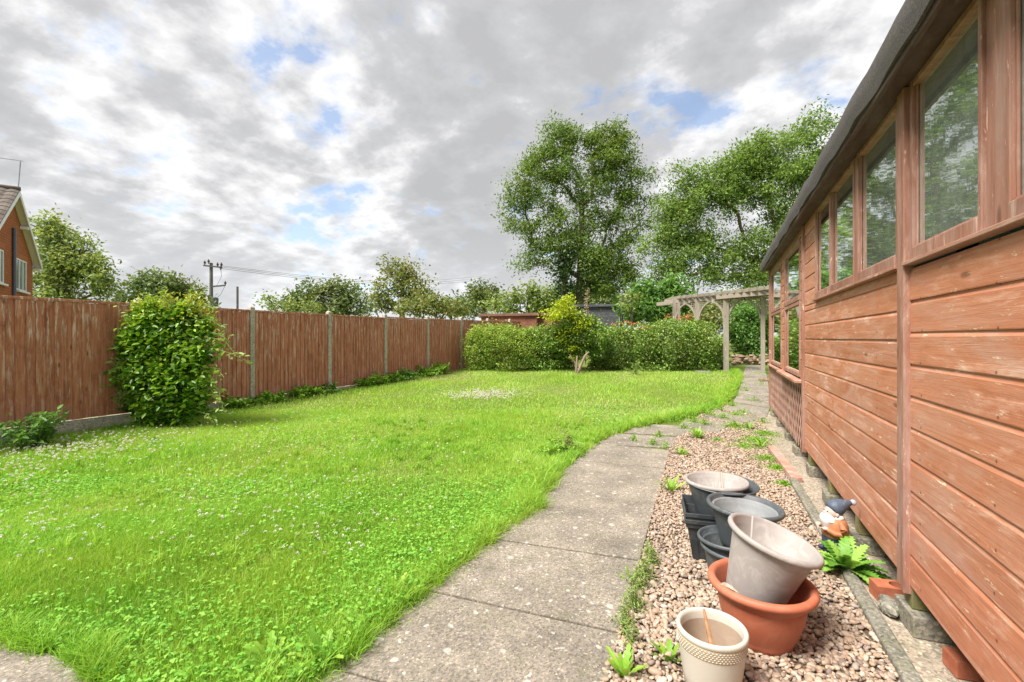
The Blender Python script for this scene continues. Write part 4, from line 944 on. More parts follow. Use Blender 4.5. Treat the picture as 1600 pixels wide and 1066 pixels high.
def grass():
    V, A4, A3, R = [], [], [], []; off = 0
    for (n, z0, z1, h, w) in ((330000, 1.5, 4.0, 0.050, 0.0036), (300000, 4.0, 8.5, 0.050, 0.0060), (240000, 8.5, 18.5, 0.055, 0.0105)):
        x, y = lawn_pts(n, z0, z1); m = len(x); ed = edge_dist(x, y)
        tuft = np.clip(vnoise(x, y, 3.2, 3)+0.3*vnoise(x, y, 9, 4), -1, 1.5)
        hh = h*rng.uniform(0.5, 1.3, m)*(1+0.55*tuft)
        near = ed < 0.16; jt = np.where(near, 0.045, 0.012); x = x+rng.normal(0, 1, m)*jt; y = y+rng.normal(0, 1, m)*jt
        hh *= 1+1.5*np.exp(-(ed/0.22)**2)*rng.uniform(0.2, 1, m)
        long_ = rng.random(m) < 0.012; hh[long_] *= 2.0
        ln = rng.uniform(0.15, 1.0, m)+0.3*np.exp(-(ed/0.2)**2)
        tone = 0.44+0.17*vnoise(x, y, 1.3, 6)+0.10*vnoise(x, y, 5, 7)+rng.normal(0, 0.14, m)+0.016*(np.hypot(x, y)-5)  # far blades paler: the distant lawn's sheen is put into their colour
        straw = np.zeros(m)       # thin, strawy patches in the turf
        for (a, b, r_) in ((290, 785, .28), (250, 775, .2), (640, 735, .3), (1000, 640, .6), (700, 590, .7), (520, 700, .4), (880, 610, .6), (400, 880, .12), (150, 800, .2)):
            q = G(a, b); straw = np.maximum(straw, np.exp(-((x-q.x)**2+(y-q.y)**2)/r_**2)*(0.75+0.5*vnoise(x, y, 9, 12)))
        hh *= 1-0.45*np.clip(straw, 0, 1); tone += np.where(rng.random(m) < 0.55*straw, 0.45, 0.04*straw)
        tone = np.where(rng.random(m) < 0.02, 1.0, tone)
        v, a4, a3, r = blades(x, y, hh, w*rng.uniform(0.6, 1.3, m), ln, tone)
        V.append(v); A4.append(a4+off); A3.append(a3+off); R.append(r); off += len(v)
    # arching tufts: ragged along the path, coarse clumps here and there in the lawn
    ex = []; seg = np.linalg.norm(np.diff(edge_np, axis=0), axis=1); wt = seg/seg.sum()
    for _ in range(620):
        i = rng.choice(len(seg), p=wt); q = edge_np[i]+(edge_np[i+1]-edge_np[i])*rng.random()
        ex.append((q[0]-abs(rng.normal(0, .10))*0.9+0.02, q[1]+rng.normal(0, .05), rng.uniform(.06, .15), 50))
    pe = [gp(*c) for c in [(150,1078),(128,1046),(66,1024),(0,1009),(-60,998)]]
    for _ in range(110):
        i = random.randrange(4); q = pe[i].lerp(pe[i+1], random.random()); ex.append((q.x+rng.normal(0, .03), q.y+abs(rng.normal(0, .05)), rng.uniform(.06, .11), 45))
    tx, ty = lawn_pts(900, 1.6, 7.5)
    for a, b in zip(tx, ty):
        if vnoise(np.array([a]), np.array([b]), 2.2, 31)[0] > -0.1: ex.append((a, b, rng.uniform(.06, .13), 40))
    for a, b, hh, n in ex:
        x = a+rng.normal(0, .022, n); y = b+rng.normal(0, .022, n); z = math.hypot(a, b)
        v, a4, a3, r = blades(x, y, hh*rng.uniform(.5, 1.2, n), np.full(n, 0.0038+0.0006*z), rng.uniform(.3, 1.25, n), rng.uniform(.05, .5)+rng.normal(0, .1, n))
        V.append(v); A4.append(a4+off); A3.append(a3+off); R.append(r); off += len(v)
    o = link('grass', arrmesh('grass', np.vstack(V), np.vstack(A4), np.vstack(A3), np.concatenate(R)), M_grass)
    tag(o, 'bright green unmown lawn grass between fence and path', 'grass', kind='stuff')
grass()
def clover():
    V, A4, R = [], [], []; off = 0
    for n, z0, z1, sz in ((70000, 1.6, 4.6, 0.0108), (26000, 4.6, 9.0, 0.016)):
        x, y = lawn_pts(n, z0, z1); ed = edge_dist(x, y); m = vnoise(x, y, 2.0, 21)+0.4*vnoise(x, y, 6, 22)+0.9*np.exp(-(ed/0.5)**2)+ (0.30 if z1 < 5 else -0.1)
        k = m+rng.normal(0, 0.8, len(x)) > 0.6; x, y, ed = x[k], y[k], ed[k]; m = len(x)
        z = gzn(x, y)+rng.uniform(0.025, 0.065, m)+0.05*np.exp(-(ed/0.25)**2)*rng.random(m)
        base = np.stack([x, y, z], 1); nr = rng.normal(0, 0.3, (m, 3)); nr[:, 2] += 1; nr /= np.linalg.norm(nr, axis=1)[:, None]
        a0 = rng.uniform(0, 2*PI, m); rr = rng.random(m); s = sz*rng.uniform(0.7, 1.3, m)
        for j in range(3):
            a = a0+j*2*PI/3; t = np.stack([np.cos(a), np.sin(a), np.zeros(m)], 1); t -= (t*nr).sum(1)[:, None]*nr; t /= np.linalg.norm(t, axis=1)[:, None]
            v, a4, a3, r = leaf_arrays(base, nr, t, s, 0.95, 'oval', rr); V.append(v); A4.append(a4+off); R.append(r); off += len(v)
    o = link('clover', arrmesh('clover', np.vstack(V), np.vstack(A4), None, np.concatenate(R)), M_clover)
    tag(o, 'low clover leaves spreading through the near lawn', 'clover', kind='stuff')
clover()
def flowers():
    # white clover heads: little rounded tufts
    P_ = []
    def add(px, py, sx, sy, n, spread_ok=True):
        for _ in range(n):
            a, b = random.gauss(px, sx), random.gauss(py, sy)
            if b < 575: continue
            p = G(a, b); P_.append((p.x, p.y, p.z))
    add(90, 705, 70, 12, 280); add(30, 740, 40, 22, 110); add(190, 700, 60, 14, 90); add(60, 830, 60, 30, 60); add(350, 740, 130, 40, 110); add(420, 820, 90, 40, 60); add(560, 790, 80, 60, 60)
    add(765, 619, 28, 4.5, 420); add(730, 622, 22, 3.5, 160); add(500, 680, 160, 30, 120); add(900, 650, 80, 16, 40); add(250, 690, 120, 16, 90)
    p = np.array(P_); k = inpoly(p[:, 0], p[:, 1], lawn_poly); p = p[k]; n = len(p)
    dist = np.linalg.norm(p[:, :2], axis=1); p[:, 2] += rng.uniform(0.055, 0.085, n)
    V, A4, R = [], [], []; off = 0; rr = rng.random(n)
    for j in range(16):
        d = rng.normal(size=(n, 3)); d[:, 2] = np.abs(d[:, 2])*0.9-0.15; d /= np.linalg.norm(d, axis=1)[:, None]
        q = p+d*0.005; nr = np.cross(d, rng.normal(size=(n, 3))); nr /= np.linalg.norm(nr, axis=1)[:, None]
        v, a4, a3, r = leaf_arrays(q, nr, d, 0.0068+0.0004*dist, 0.75, 'oval', np.clip(rr+rng.normal(0, .1, n), 0, 1)); V.append(v); A4.append(a4+off); R.append(r); off += len(v)
    o = link('clover_flowers', arrmesh('clover_flowers', np.vstack(V), np.vstack(A4), None, np.concatenate(R)), M_flower)
    tag(o, 'white and pink clover flower heads dotting the lawn', 'clover flowers', kind='stuff')
flowers()

# ================================================================= WEEDS AND SHRUBS
def toothed_leaf(mb, base, direction, L, w, droop=0.5, teeth=6, side=None, cup=0.15):
    """long dandelion-like leaf with a lobed edge, midrib raised and curling over"""
    d = Vector(direction).normalized(); s = Vector((0,0,1)).cross(d)
    if s.length < 1e-3: s = Vector((1,0,0))
    s.normalize(); h = Vector((d.x, d.y, 0)).normalized(); n = teeth*2+2; cen = []; p = Vector(base); ang = math.atan2(d.z, Vector((d.x, d.y)).length)
    for i in range(n+1):
        cen.append(p.copy()); a = ang-droop*(i/n)**1.3*1.6; p = p+(h*math.cos(a)+Vector((0,0,math.sin(a))))*(L/n)
    vs = []; 
    for i, c in enumerate(cen):
        f = i/n; ww = w*0.5*(math.sin(PI*min(1, f*0.85+0.08))**0.8)*(1.0 if i % 2 else 0.55); ww = max(ww, w*0.04)
        if i == n: ww = 0.0008
        up = Vector((0,0,1))*ww*cup*2; j = random.uniform(-.1, .1)*ww
        vs += [c-s*ww+up+h*ww*0.25, c+Vector((0,0,j)), c+s*ww+up+h*ww*0.25]
    mb.cr = random.random()
    mb.add(vs, [f for i in range(n) for f in ((i*3, i*3+1, i*3+4, i*3+3), (i*3+1, i*3+2, i*3+5, i*3+4))])
def rosette(name, label, c, n, L, w, m, group=None, cat='weed', elev=(0.35, 1.1), droop=(0.4, 0.9), teeth=6, dirs=None):
    q = MB(); c = Vector(c)
    for k in range(n):
        a = 2*PI*k/n+random.uniform(-.3, .3) if dirs is None else dirs[k % len(dirs)]+random.uniform(-.25, .25)
        e = random.uniform(*elev); toothed_leaf(q, c+Vector((math.cos(a), math.sin(a), 0))*0.01, (math.cos(a)*math.cos(e), math.sin(a)*math.cos(e), math.sin(e)), L*random.uniform(0.65, 1.1), w*random.uniform(0.7, 1.1), random.uniform(*droop), teeth)
    return tag(obj(name, q, m), label, cat, group)
rosette('leafy_weed', 'big lush jagged leaved weed growing by the gnome and kerb', W((1322-CX)/F*2.78, 2.78, 0.01), 40, 0.23, 0.085, M_dande, elev=(0.35, 1.4), droop=(0.35, 0.8), teeth=8)
for (px, py, n, L, w, lb) in ((1050, 768, 16, 0.17, 0.035, 'upright yellow green weed left of the stacked square planters'), (1064, 712, 12, 0.14, 0.04, 'small leafy weed at the path corner above the pots'), (1090, 686, 18, 0.19, 0.045, 'bushy weed at the top of the gravel beside the path'),
        (975, 1060, 12, 0.12, 0.035, 'weed at the bottom of the photo on the path edge'), (1045, 1035, 8, 0.10, 0.035, 'small weed sprout left of the cream ceramic pot'), (1188, 700, 16, 0.14, 0.03, 'leafy weed in the gravel near the reddish plank'), (1170, 672, 14, 0.16, 0.03, 'weed on the upper gravel beside the lattice panel'),
        (985, 912, 8, 0.09, 0.025, 'small weed on the path edge beside the lowest gravel')):
    rosette('small_weed', lb, G(px, py), n, L, w, M_weed, 'weeds in the gravel and path edge', elev=(0.6, 1.4), droop=(0.2, 0.6), teeth=3)
# dock and dandelion clumps along the lawn edge
edge_lab = ['nearest the camera', 'second nearest the camera', 'third from the camera', 'fourth from the camera', 'fifth from the camera', 'farthest along the edge']
for (px, py, L), el in zip(((505, 1040, .16), (560, 985, .13), (425, 1040, .15), (620, 925, .11), (815, 790, .10), (895, 712, .12)), edge_lab):
    rosette('dandelion', 'broad leaved dandelion clump in the lawn edge by the path, '+el, G(px, py), 14, L, L*0.28, M_weed, 'dandelions on the lawn edge', 'dandelion', (0.6, 1.3), (0.3, 0.7), 3)
# creeping feathery weeds on the path / gravel boundary, moss & seedlings on upper gravel
def creeper(name, label, spots, n, sz, hmax, m, shape='oval', cat='weed', kind=None, w=0.5):
    pts = []
    for (px, py, r, k) in spots:
        c = G(px, py)
        for _ in range(int(n*k)):
            a = random.uniform(0, 2*PI); d = r*abs(random.gauss(0, 0.55)); pts.append((c.x+d*math.cos(a), c.y+d*math.sin(a), 0.012+gz(c.x, c.y)+random.random()**1.5*hmax*math.exp(-(d/r)**2)))
    pts = np.array(pts); nr, tg = rot_frames(len(pts), 0.5); tg[:, 2] += 0.3
    v, a4, a3, r = leaf_arrays(pts, nr, tg, sz*rng.uniform(.5, 1.3, len(pts)), w, shape)
    o = link(name, arrmesh(name, v, a4, a3, r), m); return tag(o, label, cat, kind=kind)
creeper('creeping_weed', 'feathery pale weed creeping along the path edge beside the pots', [(1018,885,.06,1),(1008,905,.07,1.4),(1000,925,.06,1.2),(990,955,.08,1.6),(975,985,.06,1),(985,1010,.05,.6),(1012,870,.04,.5)], 420, 0.017, 0.11, M_pale, w=0.3)
creeper('moss_mat', 'patchy moss and seedlings spreading over the upper gravel', [(1150,668,.35,1),(1180,690,.3,1.4),(1195,680,.25,1.2),(1165,700,.25,.8),(1200,720,.2,.8),(1215,735,.15,.6),(1225,760,.08,.4),(1150,650,.25,.6),(1120,690,.15,.25)], 1500, 0.016, 0.04, M_weed, 'oval', 'moss', 'stuff')
creeper('path_weeds', 'grass and small weeds growing in the joints of the path', [(1051,659,.28,2.2),(1075,655,.25,1.6),(1025,662,.22,1.4),(1000,668,.15,.8),(1110,650,.2,1),(905,716,.10,.6),(1020,697,.10,.5),(1145,636,.15,.8),(1085,662,.12,.8),(1165,612,.2,.7),(1148,668,.15,.7),(1192,662,.15,.6),(1010,668,.1,.5),(930,697,.10,.5),(990,690,.07,.4),(1040,702,.06,.3),(960,677,.12,.5),(1030,684,.08,.5),(1068,671,.10,.6),(1050,655,.15,.8),(1100,665,.12,.8),(1130,655,.15,.8),(1125,642,.12,.7),(1160,647,.18,.7),(1178,628,.2,.5),(1190,602,.25,.5),(1150,620,.15,.6),(1185,586,.3,.8),(1160,592,.25,.7)], 330, 0.030, 0.085, M_weed, 'diamond', 'weeds', 'stuff', w=0.3)

def bush(name, label, c, blobs, m, leaf, wid, n, stems=6, cat='shrub', group=None, shape='oval', bark=None, stem_r=0.012, tips=None, up=0.35, inner=0.5, part='foliage', fuzz=0.16):
    """blobs in metres relative to the foot c: (dx along view right, dy away, dz, rx, ry, rz, weight)"""
    root = thing(name, label, cat, c, group); pts = []; tg = []
    for (dx, dy, dz, rx, ry, rz, w) in blobs:
        cc = Vector(c)+rgt*dx+fwd*dy+Vector((0,0,dz)); k = int(n*w)
        nc = max(4, k//40); q = blob_points((0,0,0), (rx, ry, rz), nc, inner)
        which = rng.integers(0, nc, k); p = q[which]+rng.normal(size=(k, 3))*np.array([rx, ry, rz])*fuzz
        pw = np.array(cc)+p[:, 0:1]*np.array(rgt)+p[:, 1:2]*np.array(fwd)+p[:, 2:3]*np.array([0,0,1])
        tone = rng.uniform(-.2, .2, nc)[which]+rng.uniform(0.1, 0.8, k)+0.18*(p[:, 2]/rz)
        pts.append(np.column_stack([pw, tone])); 
        for qq in q[:max(2, nc//6)]: tg.append(tuple(np.array(cc)+qq[0]*np.array(rgt)+qq[1]*np.array(fwd)+qq[2]*np.array([0,0,1])))
    pts = np.vstack(pts); g0 = gzn(pts[:, 0], pts[:, 1]); pts = pts[pts[:, 2] > g0+0.02]
    mb = MB(); base = Vector(c)
    if stems:
        mx = max(b[2] for b in blobs); 
        tr = [base-Vector((0,0,.05)), base+Vector((0.01, 0.01, mx*0.3)), base+Vector((0, 0, mx*0.6))]
        nd, pa, ra = skeleton(tr, random.sample(tg, min(len(tg), 60)), stem_r*0.25, stem_r*1.6); limbs(mb, nd, pa, ra, 6)
        for k in range(stems):
            a = random.uniform(0, 6.28); t = random.choice(tg); b0 = base+Vector((math.cos(a), math.sin(a), 0))*random.uniform(.02, .10)
            mb.tube([b0-Vector((0,0,.03)), b0.lerp(Vector(t), .4)+Vector((0,0,.1)), Vector(t)], [stem_r, stem_r*.7, stem_r*.3], 6)
        obj('stems', mb, bark or M_barkb, root, smooth=True)
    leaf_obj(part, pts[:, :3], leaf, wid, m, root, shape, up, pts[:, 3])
    return root
# the climbing shrub against the fence
zc = 7.2; c = W((258-CX)/F*zc, zc, gd(zc))
def B(px, py, rx, ry, w=1.0, dz=0.0, zc=zc):     # photograph measures -> blob
    p = P(px, py, zc); k = zc/F
    base_u = (B.cx-CX)/F*zc; return ((px-CX)/F*zc-base_u, dz-0.05, p.z-gd(zc), rx*k*0.82, min(rx, ry)*k*0.62, ry*k*0.95, w)
B.cx = 258
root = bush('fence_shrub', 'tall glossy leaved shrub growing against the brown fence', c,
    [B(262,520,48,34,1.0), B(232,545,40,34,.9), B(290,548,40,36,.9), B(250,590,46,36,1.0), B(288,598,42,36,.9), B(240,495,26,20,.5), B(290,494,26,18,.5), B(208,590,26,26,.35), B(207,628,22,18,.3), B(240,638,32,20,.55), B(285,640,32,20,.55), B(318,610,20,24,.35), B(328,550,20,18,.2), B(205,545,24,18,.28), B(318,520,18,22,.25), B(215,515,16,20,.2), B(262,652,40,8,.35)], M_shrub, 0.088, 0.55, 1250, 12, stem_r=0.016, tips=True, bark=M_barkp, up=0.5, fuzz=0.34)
pts = []
for (a, b, r_, n_) in ((232,478,14,80),(262,474,14,80),(290,480,14,70),(315,480,12,55),(325,505,10,40),(205,500,8,25),(310,495,14,50),(245,488,20,60),(300,462,8,22),(262,462,6,14)):
    p = P(a, b, zc); q = rng.normal(size=(int(n_*1.8), 3))*np.array([.07, .10, .06])*(r_/12)+np.array(p); pts.append(q)
pts = np.vstack(pts); leaf_obj('young_leaves', pts, 0.06, 0.5, M_shrubtip, root, 'oval', 0.3)
q = MB()
pts = []
for pp in ([(300,560),(335,545),(360,552),(392,567)], [(300,540),(330,528),(352,533),(372,560)], [(310,590),(340,600),(345,625),(352,645)], [(290,500),(330,500),(352,515)], [(240,500),(232,478),(228,462)], [(285,490),(298,470),(304,456)], [(220,540),(195,535),(180,545)], [(225,610),(196,612),(182,632)], [(300,640),(325,648),(335,662)], [(300,480),(322,478),(335,484)], [(215,580),(190,575),(176,560)], [(262,480),(260,462),(252,455)], [(200,560),(186,572),(178,590)], [(205,600),(188,618),(186,636)], [(230,640),(212,652),(205,664)], [(320,600),(338,618),(342,640)], [(215,500),(203,492),(196,500)], [(325,520),(342,522),(356,532)], [(310,575),(338,575),(350,590)]):
    wp = [P(a, b, zc-0.1-0.05*i) for i, (a, b) in enumerate(pp)]; q = MB(); q.tube(wp, [0.006, 0.005, 0.004, 0.0025][:len(wp)], 5); obj('trailing_stem', q, M_stem, root, smooth=True)
    for i in range(len(wp)-1):
        for t in np.linspace(0, 1, 9): pts.append(np.array(wp[i].lerp(wp[i+1], t))+rng.normal(0, 0.025, 3))
leaf_obj('trailing_leaves', np.array(pts), 0.085, 0.5, M_pale, root, 'oval', 0.5)

def fern(name, label, c, fronds, L, m, cat='plant', group=None, leaf=0.035, seed=0, wid=0.5, erect=0.9, rise=0.25):
    root = thing(name, label, cat, c, group); q = MB(); pts = []
    for k in range(fronds):
        a = 2*PI*k/fronds+random.uniform(-.3, .3); e = random.uniform(0.45, 1.3)*erect; l = L*random.uniform(.6, 1.1)
        pp = [Vector(c)+Vector((math.cos(a)*math.cos(e)*l*t, math.sin(a)*math.cos(e)*l*t, math.sin(e)*l*t-rise*l*t*t)) for t in (0, .25, .5, .75, 1)]
        q.tube(pp, [0.006, .005, .004, .003, .0015], 4)
        for t in np.linspace(0.2, 1, 18):
            i = min(3, int(t*4)); b = pp[i].lerp(pp[i+1], t*4-i)
            for s in (-1, 1): pts.append(np.array(b)+np.array((-math.sin(a)*s, math.cos(a)*s, 0))*leaf*0.35+rng.normal(0, leaf*0.3, 3))
    obj('stems', q, M_stem, root); leaf_obj('leaves', np.array(pts), leaf, wid, m, root, 'oval', 0.8); return root
def on_fence(px, py): return G(px, py)
fern('fence_plant', 'blue green leafy plant low against the fence at far left', G(58, 702), 20, 0.58, M_sumac, erect=1.35, rise=0.2, leaf=0.08, group='plants along the fence foot')
for (px, py, n_, L, lb) in ((345,655,9,.3,'sprawling weed just right of the glossy shrub'), (385,642,10,.32,'weed clump below the first bare concrete post'), (405,632,10,.34,'bramble climbing the first bare concrete post'), (437,630,12,.3,'nettle clump at the fence foot right of the first bare post'),
      (470,622,12,.34,'bramble mound midway along the second bare panel'), (500,620,12,.42,'bramble mound left of the second bare concrete post'), (520,615,9,.3,'low weed at the foot of the second bare concrete post'), (592,606,9,.36,'weed left of the third bare concrete post'), (600,604,8,.5,'tall stem weed at the third bare concrete post'),
      (622,602,10,.28,'low weed right of the third bare concrete post'), (645,599,11,.34,'weed clump left of the fourth bare concrete post'), (668,597,10,.5,'ivy climbing the fourth bare concrete post'), (690,590,13,.6,'nettle mound between the last two bare posts'), (708,586,13,.55,'nettle mound beside the hedge corner'), (675,595,9,.4,'weed right of the fourth bare concrete post')):
    p = G(px, py); dd = (p-fA).dot(fn_); p = p-fn_*max(0, dd-0.22)
    fern('fence_weed', lb, p, int(n_*1.6), L*1.1, random.choice([M_weed, M_weed, M_sumac]), 'weed', 'weeds along the fence foot', 0.07, wid=0.6)

# ================================================================= HEDGES AT THE BACK
def hblob(px, py, rx, ry, zc, w=1.0, dpt=None):
    p = P(px, py, zc); k = zc/F; return (px, py, rx*k, ry*k, p, w, dpt)
def hedge(name, label, cx, zc, blobs, m, leaf, wid, n, cat='hedge', stems=3, **kw):
    c = W((cx-CX)/F*zc, zc, gd(zc)); k = zc/F; out = []
    for b in blobs:
        px, py, rx, ry, w = b[:5]; dz = b[5] if len(b) > 5 else 0
        p = P(px, py, zc+dz); out.append(((px-CX)/F*(zc+dz)-(cx-CX)/F*zc, dz, p.z-gd(zc), rx*k, max(rx, ry)*k*0.75, ry*k, w))
    return bush(name, label, c, out, m, leaf, wid, n, stems, cat=cat, stem_r=0.025, **kw)
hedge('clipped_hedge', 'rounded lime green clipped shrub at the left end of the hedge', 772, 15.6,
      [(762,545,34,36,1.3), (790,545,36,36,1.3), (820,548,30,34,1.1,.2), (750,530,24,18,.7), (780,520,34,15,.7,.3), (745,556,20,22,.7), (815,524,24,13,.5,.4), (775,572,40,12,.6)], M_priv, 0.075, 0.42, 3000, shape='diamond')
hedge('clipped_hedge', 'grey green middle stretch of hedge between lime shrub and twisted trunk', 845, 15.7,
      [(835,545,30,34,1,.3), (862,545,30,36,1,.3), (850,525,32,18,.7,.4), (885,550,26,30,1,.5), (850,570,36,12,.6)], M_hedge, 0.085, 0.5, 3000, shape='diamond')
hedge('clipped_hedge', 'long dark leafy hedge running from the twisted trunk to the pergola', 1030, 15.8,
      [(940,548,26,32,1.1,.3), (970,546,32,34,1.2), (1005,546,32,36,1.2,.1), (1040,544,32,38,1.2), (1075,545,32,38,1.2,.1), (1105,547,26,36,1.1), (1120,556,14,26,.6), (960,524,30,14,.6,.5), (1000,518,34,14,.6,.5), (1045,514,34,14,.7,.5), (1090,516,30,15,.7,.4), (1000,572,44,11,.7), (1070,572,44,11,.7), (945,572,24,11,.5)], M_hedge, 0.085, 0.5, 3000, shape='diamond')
# the twisted bush with visible pale trunks and lime top
zc = 15.0; root = hedge('twisted_bush', 'lime topped bush with pale twisted trunks in front of the hedge', 905, zc,
      [(880,535,26,22,.8,.3), (905,525,28,22,1,.3), (930,530,20,26,.8,.2), (895,508,26,16,.8,.3), (868,525,18,18,.6,.3), (905,548,28,14,.6,.5), (915,500,16,12,.4,.2)], M_hedge, 0.085, 0.5, 3000, cat='bush', stems=0, shape='diamond')
q = MB()
for pp, r in (([(903,583),(908,570),(914,556),(920,550)], .055), ([(904,583),(898,566),(890,554)], .03), ([(900,583),(901,567),(902,556)], .04)):
    q.tube([P(a, b, zc-0.35) for a, b in pp], [r*(1-0.18*i) for i in range(len(pp))], 8)
obj('trunk', q, M_barkp, root, smooth=True)
pts = []
for (a, b, rx, ry, n_) in ((882,478,16,10,520),(870,491,18,8,300),(888,468,10,7,100),(862,498,14,6,120),(890,492,16,10,200),(905,515,14,9,120),(850,487,8,4,40),(895,545,10,5,70),(880,525,10,12,90),(895,560,5,4,30),(912,505,16,10,130)):
    p = P(a, b, zc); pts.append(rng.normal(size=(n_, 3))*np.array([rx, rx, ry])*0.5*zc/F+np.array(p))
leaf_obj('lime_foliage', np.vstack(pts), 0.10, 0.5, M_lime, root, 'diamond', 0.4)
# seed head spires and flowers above the hedge
root = thing('seed_spire', 'tall dry brown seed spire rising above the hedge', 'dead flower', W((917-CX)/F*16.4, 16.4, gd(16.4)))
q = MB(); q.tube([P(915, 570, 16.4), P(916, 500, 16.4), P(918, 452, 16.4)], [0.015, 0.012, 0.006], 5); obj('stem', q, M_drystem, root)
pts = np.vstack([rng.normal(size=(14, 3))*0.05+np.array(P(916+0.05*k, 505-2*k, 16.4)) for k in range(27)]); leaf_obj('seed_leaves', pts, 0.05, 0.5, M_drystem, root)
def flowerbed(name, label, spots, m, zc, sz, n_, cat='flowers'):
    pts = []
    for (a, b, rx, ry) in spots: pts.append(rng.normal(size=(n_, 3))*np.array([rx, rx, ry])*0.5*zc/F+np.array(P(a, b, zc)))
    c = W((spots[0][0]-CX)/F*zc, zc, gd(zc)); root = thing(name, label, cat, c); leaf_obj('blossom', np.vstack(pts), sz, 0.7, m, root)
    q = MB()
    for (a, b, rx, ry) in spots: q.tube([W((a-CX)/F*zc, zc, gd(zc)), P(a, b, zc)], [0.012, 0.008], 4)
    obj('stems', q, M_stem, root)
flowerbed('flower_patch', 'orange red flower spikes above the hedge left of the pergola', [(975,504,9,3),(990,505,8,3),(960,508,8,3),(1045,494,5,4),(1072,497,3,5),(1062,498,3,4),(1002,509,6,3),(1078,495,2,6)], M_pinkred, 16.6, 0.06, 32)
flowerbed('flower_patch', 'bright yellow orange flowers standing out of the hedge top', [(1008,513,7,3),(1000,515,5,3),(1012,512,4,2)], M_orange, 16.3, 0.07, 30)
flowerbed('flower_patch', 'single orange yellow flower in the near lawn at lower left', [(148,829,4,3),(144,831,3,3),(118,834,2,2)], M_orange, 3.35, 0.022, 12)
# bare stalk weed in front of the hedge
fern('stalk_weed', 'pale upright weed on the lawn in front of the dark hedge', G(993, 586), 7, 0.5, M_pale, 'weed', leaf=0.05, erect=1.3, rise=0.05)
fern('stalk_weed', 'thistly weed with brown tinge at the bend of the path edge', G(888, 708), 14, 0.24, M_autumn, 'weed', leaf=0.03, erect=1.2, rise=0.1)
fern('stalk_weed', 'leafy green weed mound on the lawn beside the path bend', G(868, 712), 12, 0.26, M_weed, 'weed', leaf=0.05, erect=1.0)
q = MB(); a = [gp(1075,578), gp(1092,583), gp(1112,584), gp(1108,580)]; q.prism([tuple(v) for v in a], lambda x, y: gz(x, y), lambda x, y: gz(x, y)+0.035); tag(obj('flat_stone', q, M_kerb, bevel=0.01), 'flat grey stone lying at the hedge foot by the pergola', 'stone')

# ================================================================= PERGOLA
M_oldwood = m_shed('old_grey_wood', (0.25, 0.21, 0.165), (0.38, 0.33, 0.265), (0.48, 0.44, 0.37), 0.5, 'Z')
M_oldwoodY = m_shed('old_grey_wood_long', (0.25, 0.21, 0.165), (0.38, 0.33, 0.265), (0.48, 0.44, 0.37), 0.5, 'Y')
pA = W((1134.5-CX)/F*15.3, 15.3, gd(15.3)); pB = W((1192-CX)/F*14.6, 14.6, gd(14.6))      # near row of posts
pc = W((1090-CX)/F*16.3, 16.3, gd(16.3)); pD = W((1054-CX)/F*17.2, 17.2, gd(17.2)); pD2 = W((1061-CX)/F*17.0, 17.0, gd(17.0)); pE = W((1242-CX)/F*13.0, 13.0, gd(13.0))
perg = thing('pergola', 'weathered grey timber pergola with lattice brackets beside the hedge', 'pergola', pA)
PT = 2.85
def post(p, w, top=PT):
    q = MB(); q.cr = random.random(); q.bar(Vector((p.x, p.y, p.z-0.1)), Vector((p.x, p.y, top)), w, w, up=(0, 1, 0)); obj('post', q, M_oldwood, perg, bevel=0.008)
post(pA, 0.17); post(pB, 0.125, PT-0.02); post(pc, 0.15); post(pD, 0.13); post(pD2, 0.10); post(pE, 0.12, PT-0.02)
far = (pD-pA); far.z = 0; far.normalize(); nr_ = (pB-pA); nr_.z = 0; nr_.normalize()
A2 = Vector((pA.x, pA.y, 0)); D2 = Vector((pD.x, pD.y, 0)); B2 = Vector((pB.x, pB.y, 0)); E2 = Vector((pE.x, pE.y, 0))
def beam(a, b, z, h=0.14, w=0.05, nm='beam'):
    q = MB(); q.cr = random.random(); q.bar(Vector((a.x, a.y, z)), Vector((b.x, b.y, z)), w, h); obj(nm, q, M_oldwoodY, perg, bevel=0.006)
beam(D2+far*0.5, A2-far*0.15, PT-0.08); beam(D2+far*0.5+fwd*0.9, A2-far*0.15+fwd*0.9, PT-0.08)
beam(A2-nr_*0.3, E2+nr_*0.3, PT-0.07); beam(A2-nr_*0.3+fwd*1.0+rgt*.1, E2+nr_*0.3+fwd*1.0+rgt*.1, PT-0.07)
def rafters(a, b, n, over=0.35):
    for k in range(n):
        p = a.lerp(b, (k+0.5)/n); q = MB(); q.cr = random.random(); d = fwd*1.0
        p0 = Vector((p.x, p.y, PT+0.06)); q.bar(p0-d*over, p0+d*1.35, 0.045, 0.11); obj('rafter', q, M_oldwoodY, perg, bevel=0.005)
rafters(D2, A2, 9); rafters(A2, E2, 9)
def bracket(p, d, s=0.5):     # curved brace with small trellis infill
    q = MB(); a = Vector((p.x, p.y, PT-0.15)); n = 8; arc = []
    for i in range(n+1):
        t = PI/2*i/n; arc.append(a+d*(s*(1-math.cos(t)))*1.0+Vector((0,0,-s*(1-math.sin(t)))))
    for i in range(n): q.cr = .5; q.bar(arc[i], arc[i+1], 0.05, 0.065, up=d.cross(Vector((0,0,1))))
    for i in range(1, n):
        q.cr = random.random(); q.bar(arc[i], Vector((arc[i].x, arc[i].y, PT-0.15)), 0.018, 0.018); q.bar(arc[i], Vector((p.x, p.y, arc[i].z)), 0.018, 0.018)
    obj('bracket', q, M_oldwood, perg)
for p, ds in ((pA, (far, nr_)), (pB, (-nr_, nr_)), (pc, (far, -far)), (pD, (-far,)), ):
    for d in ds: bracket(p+d*0.07, d, 0.66)
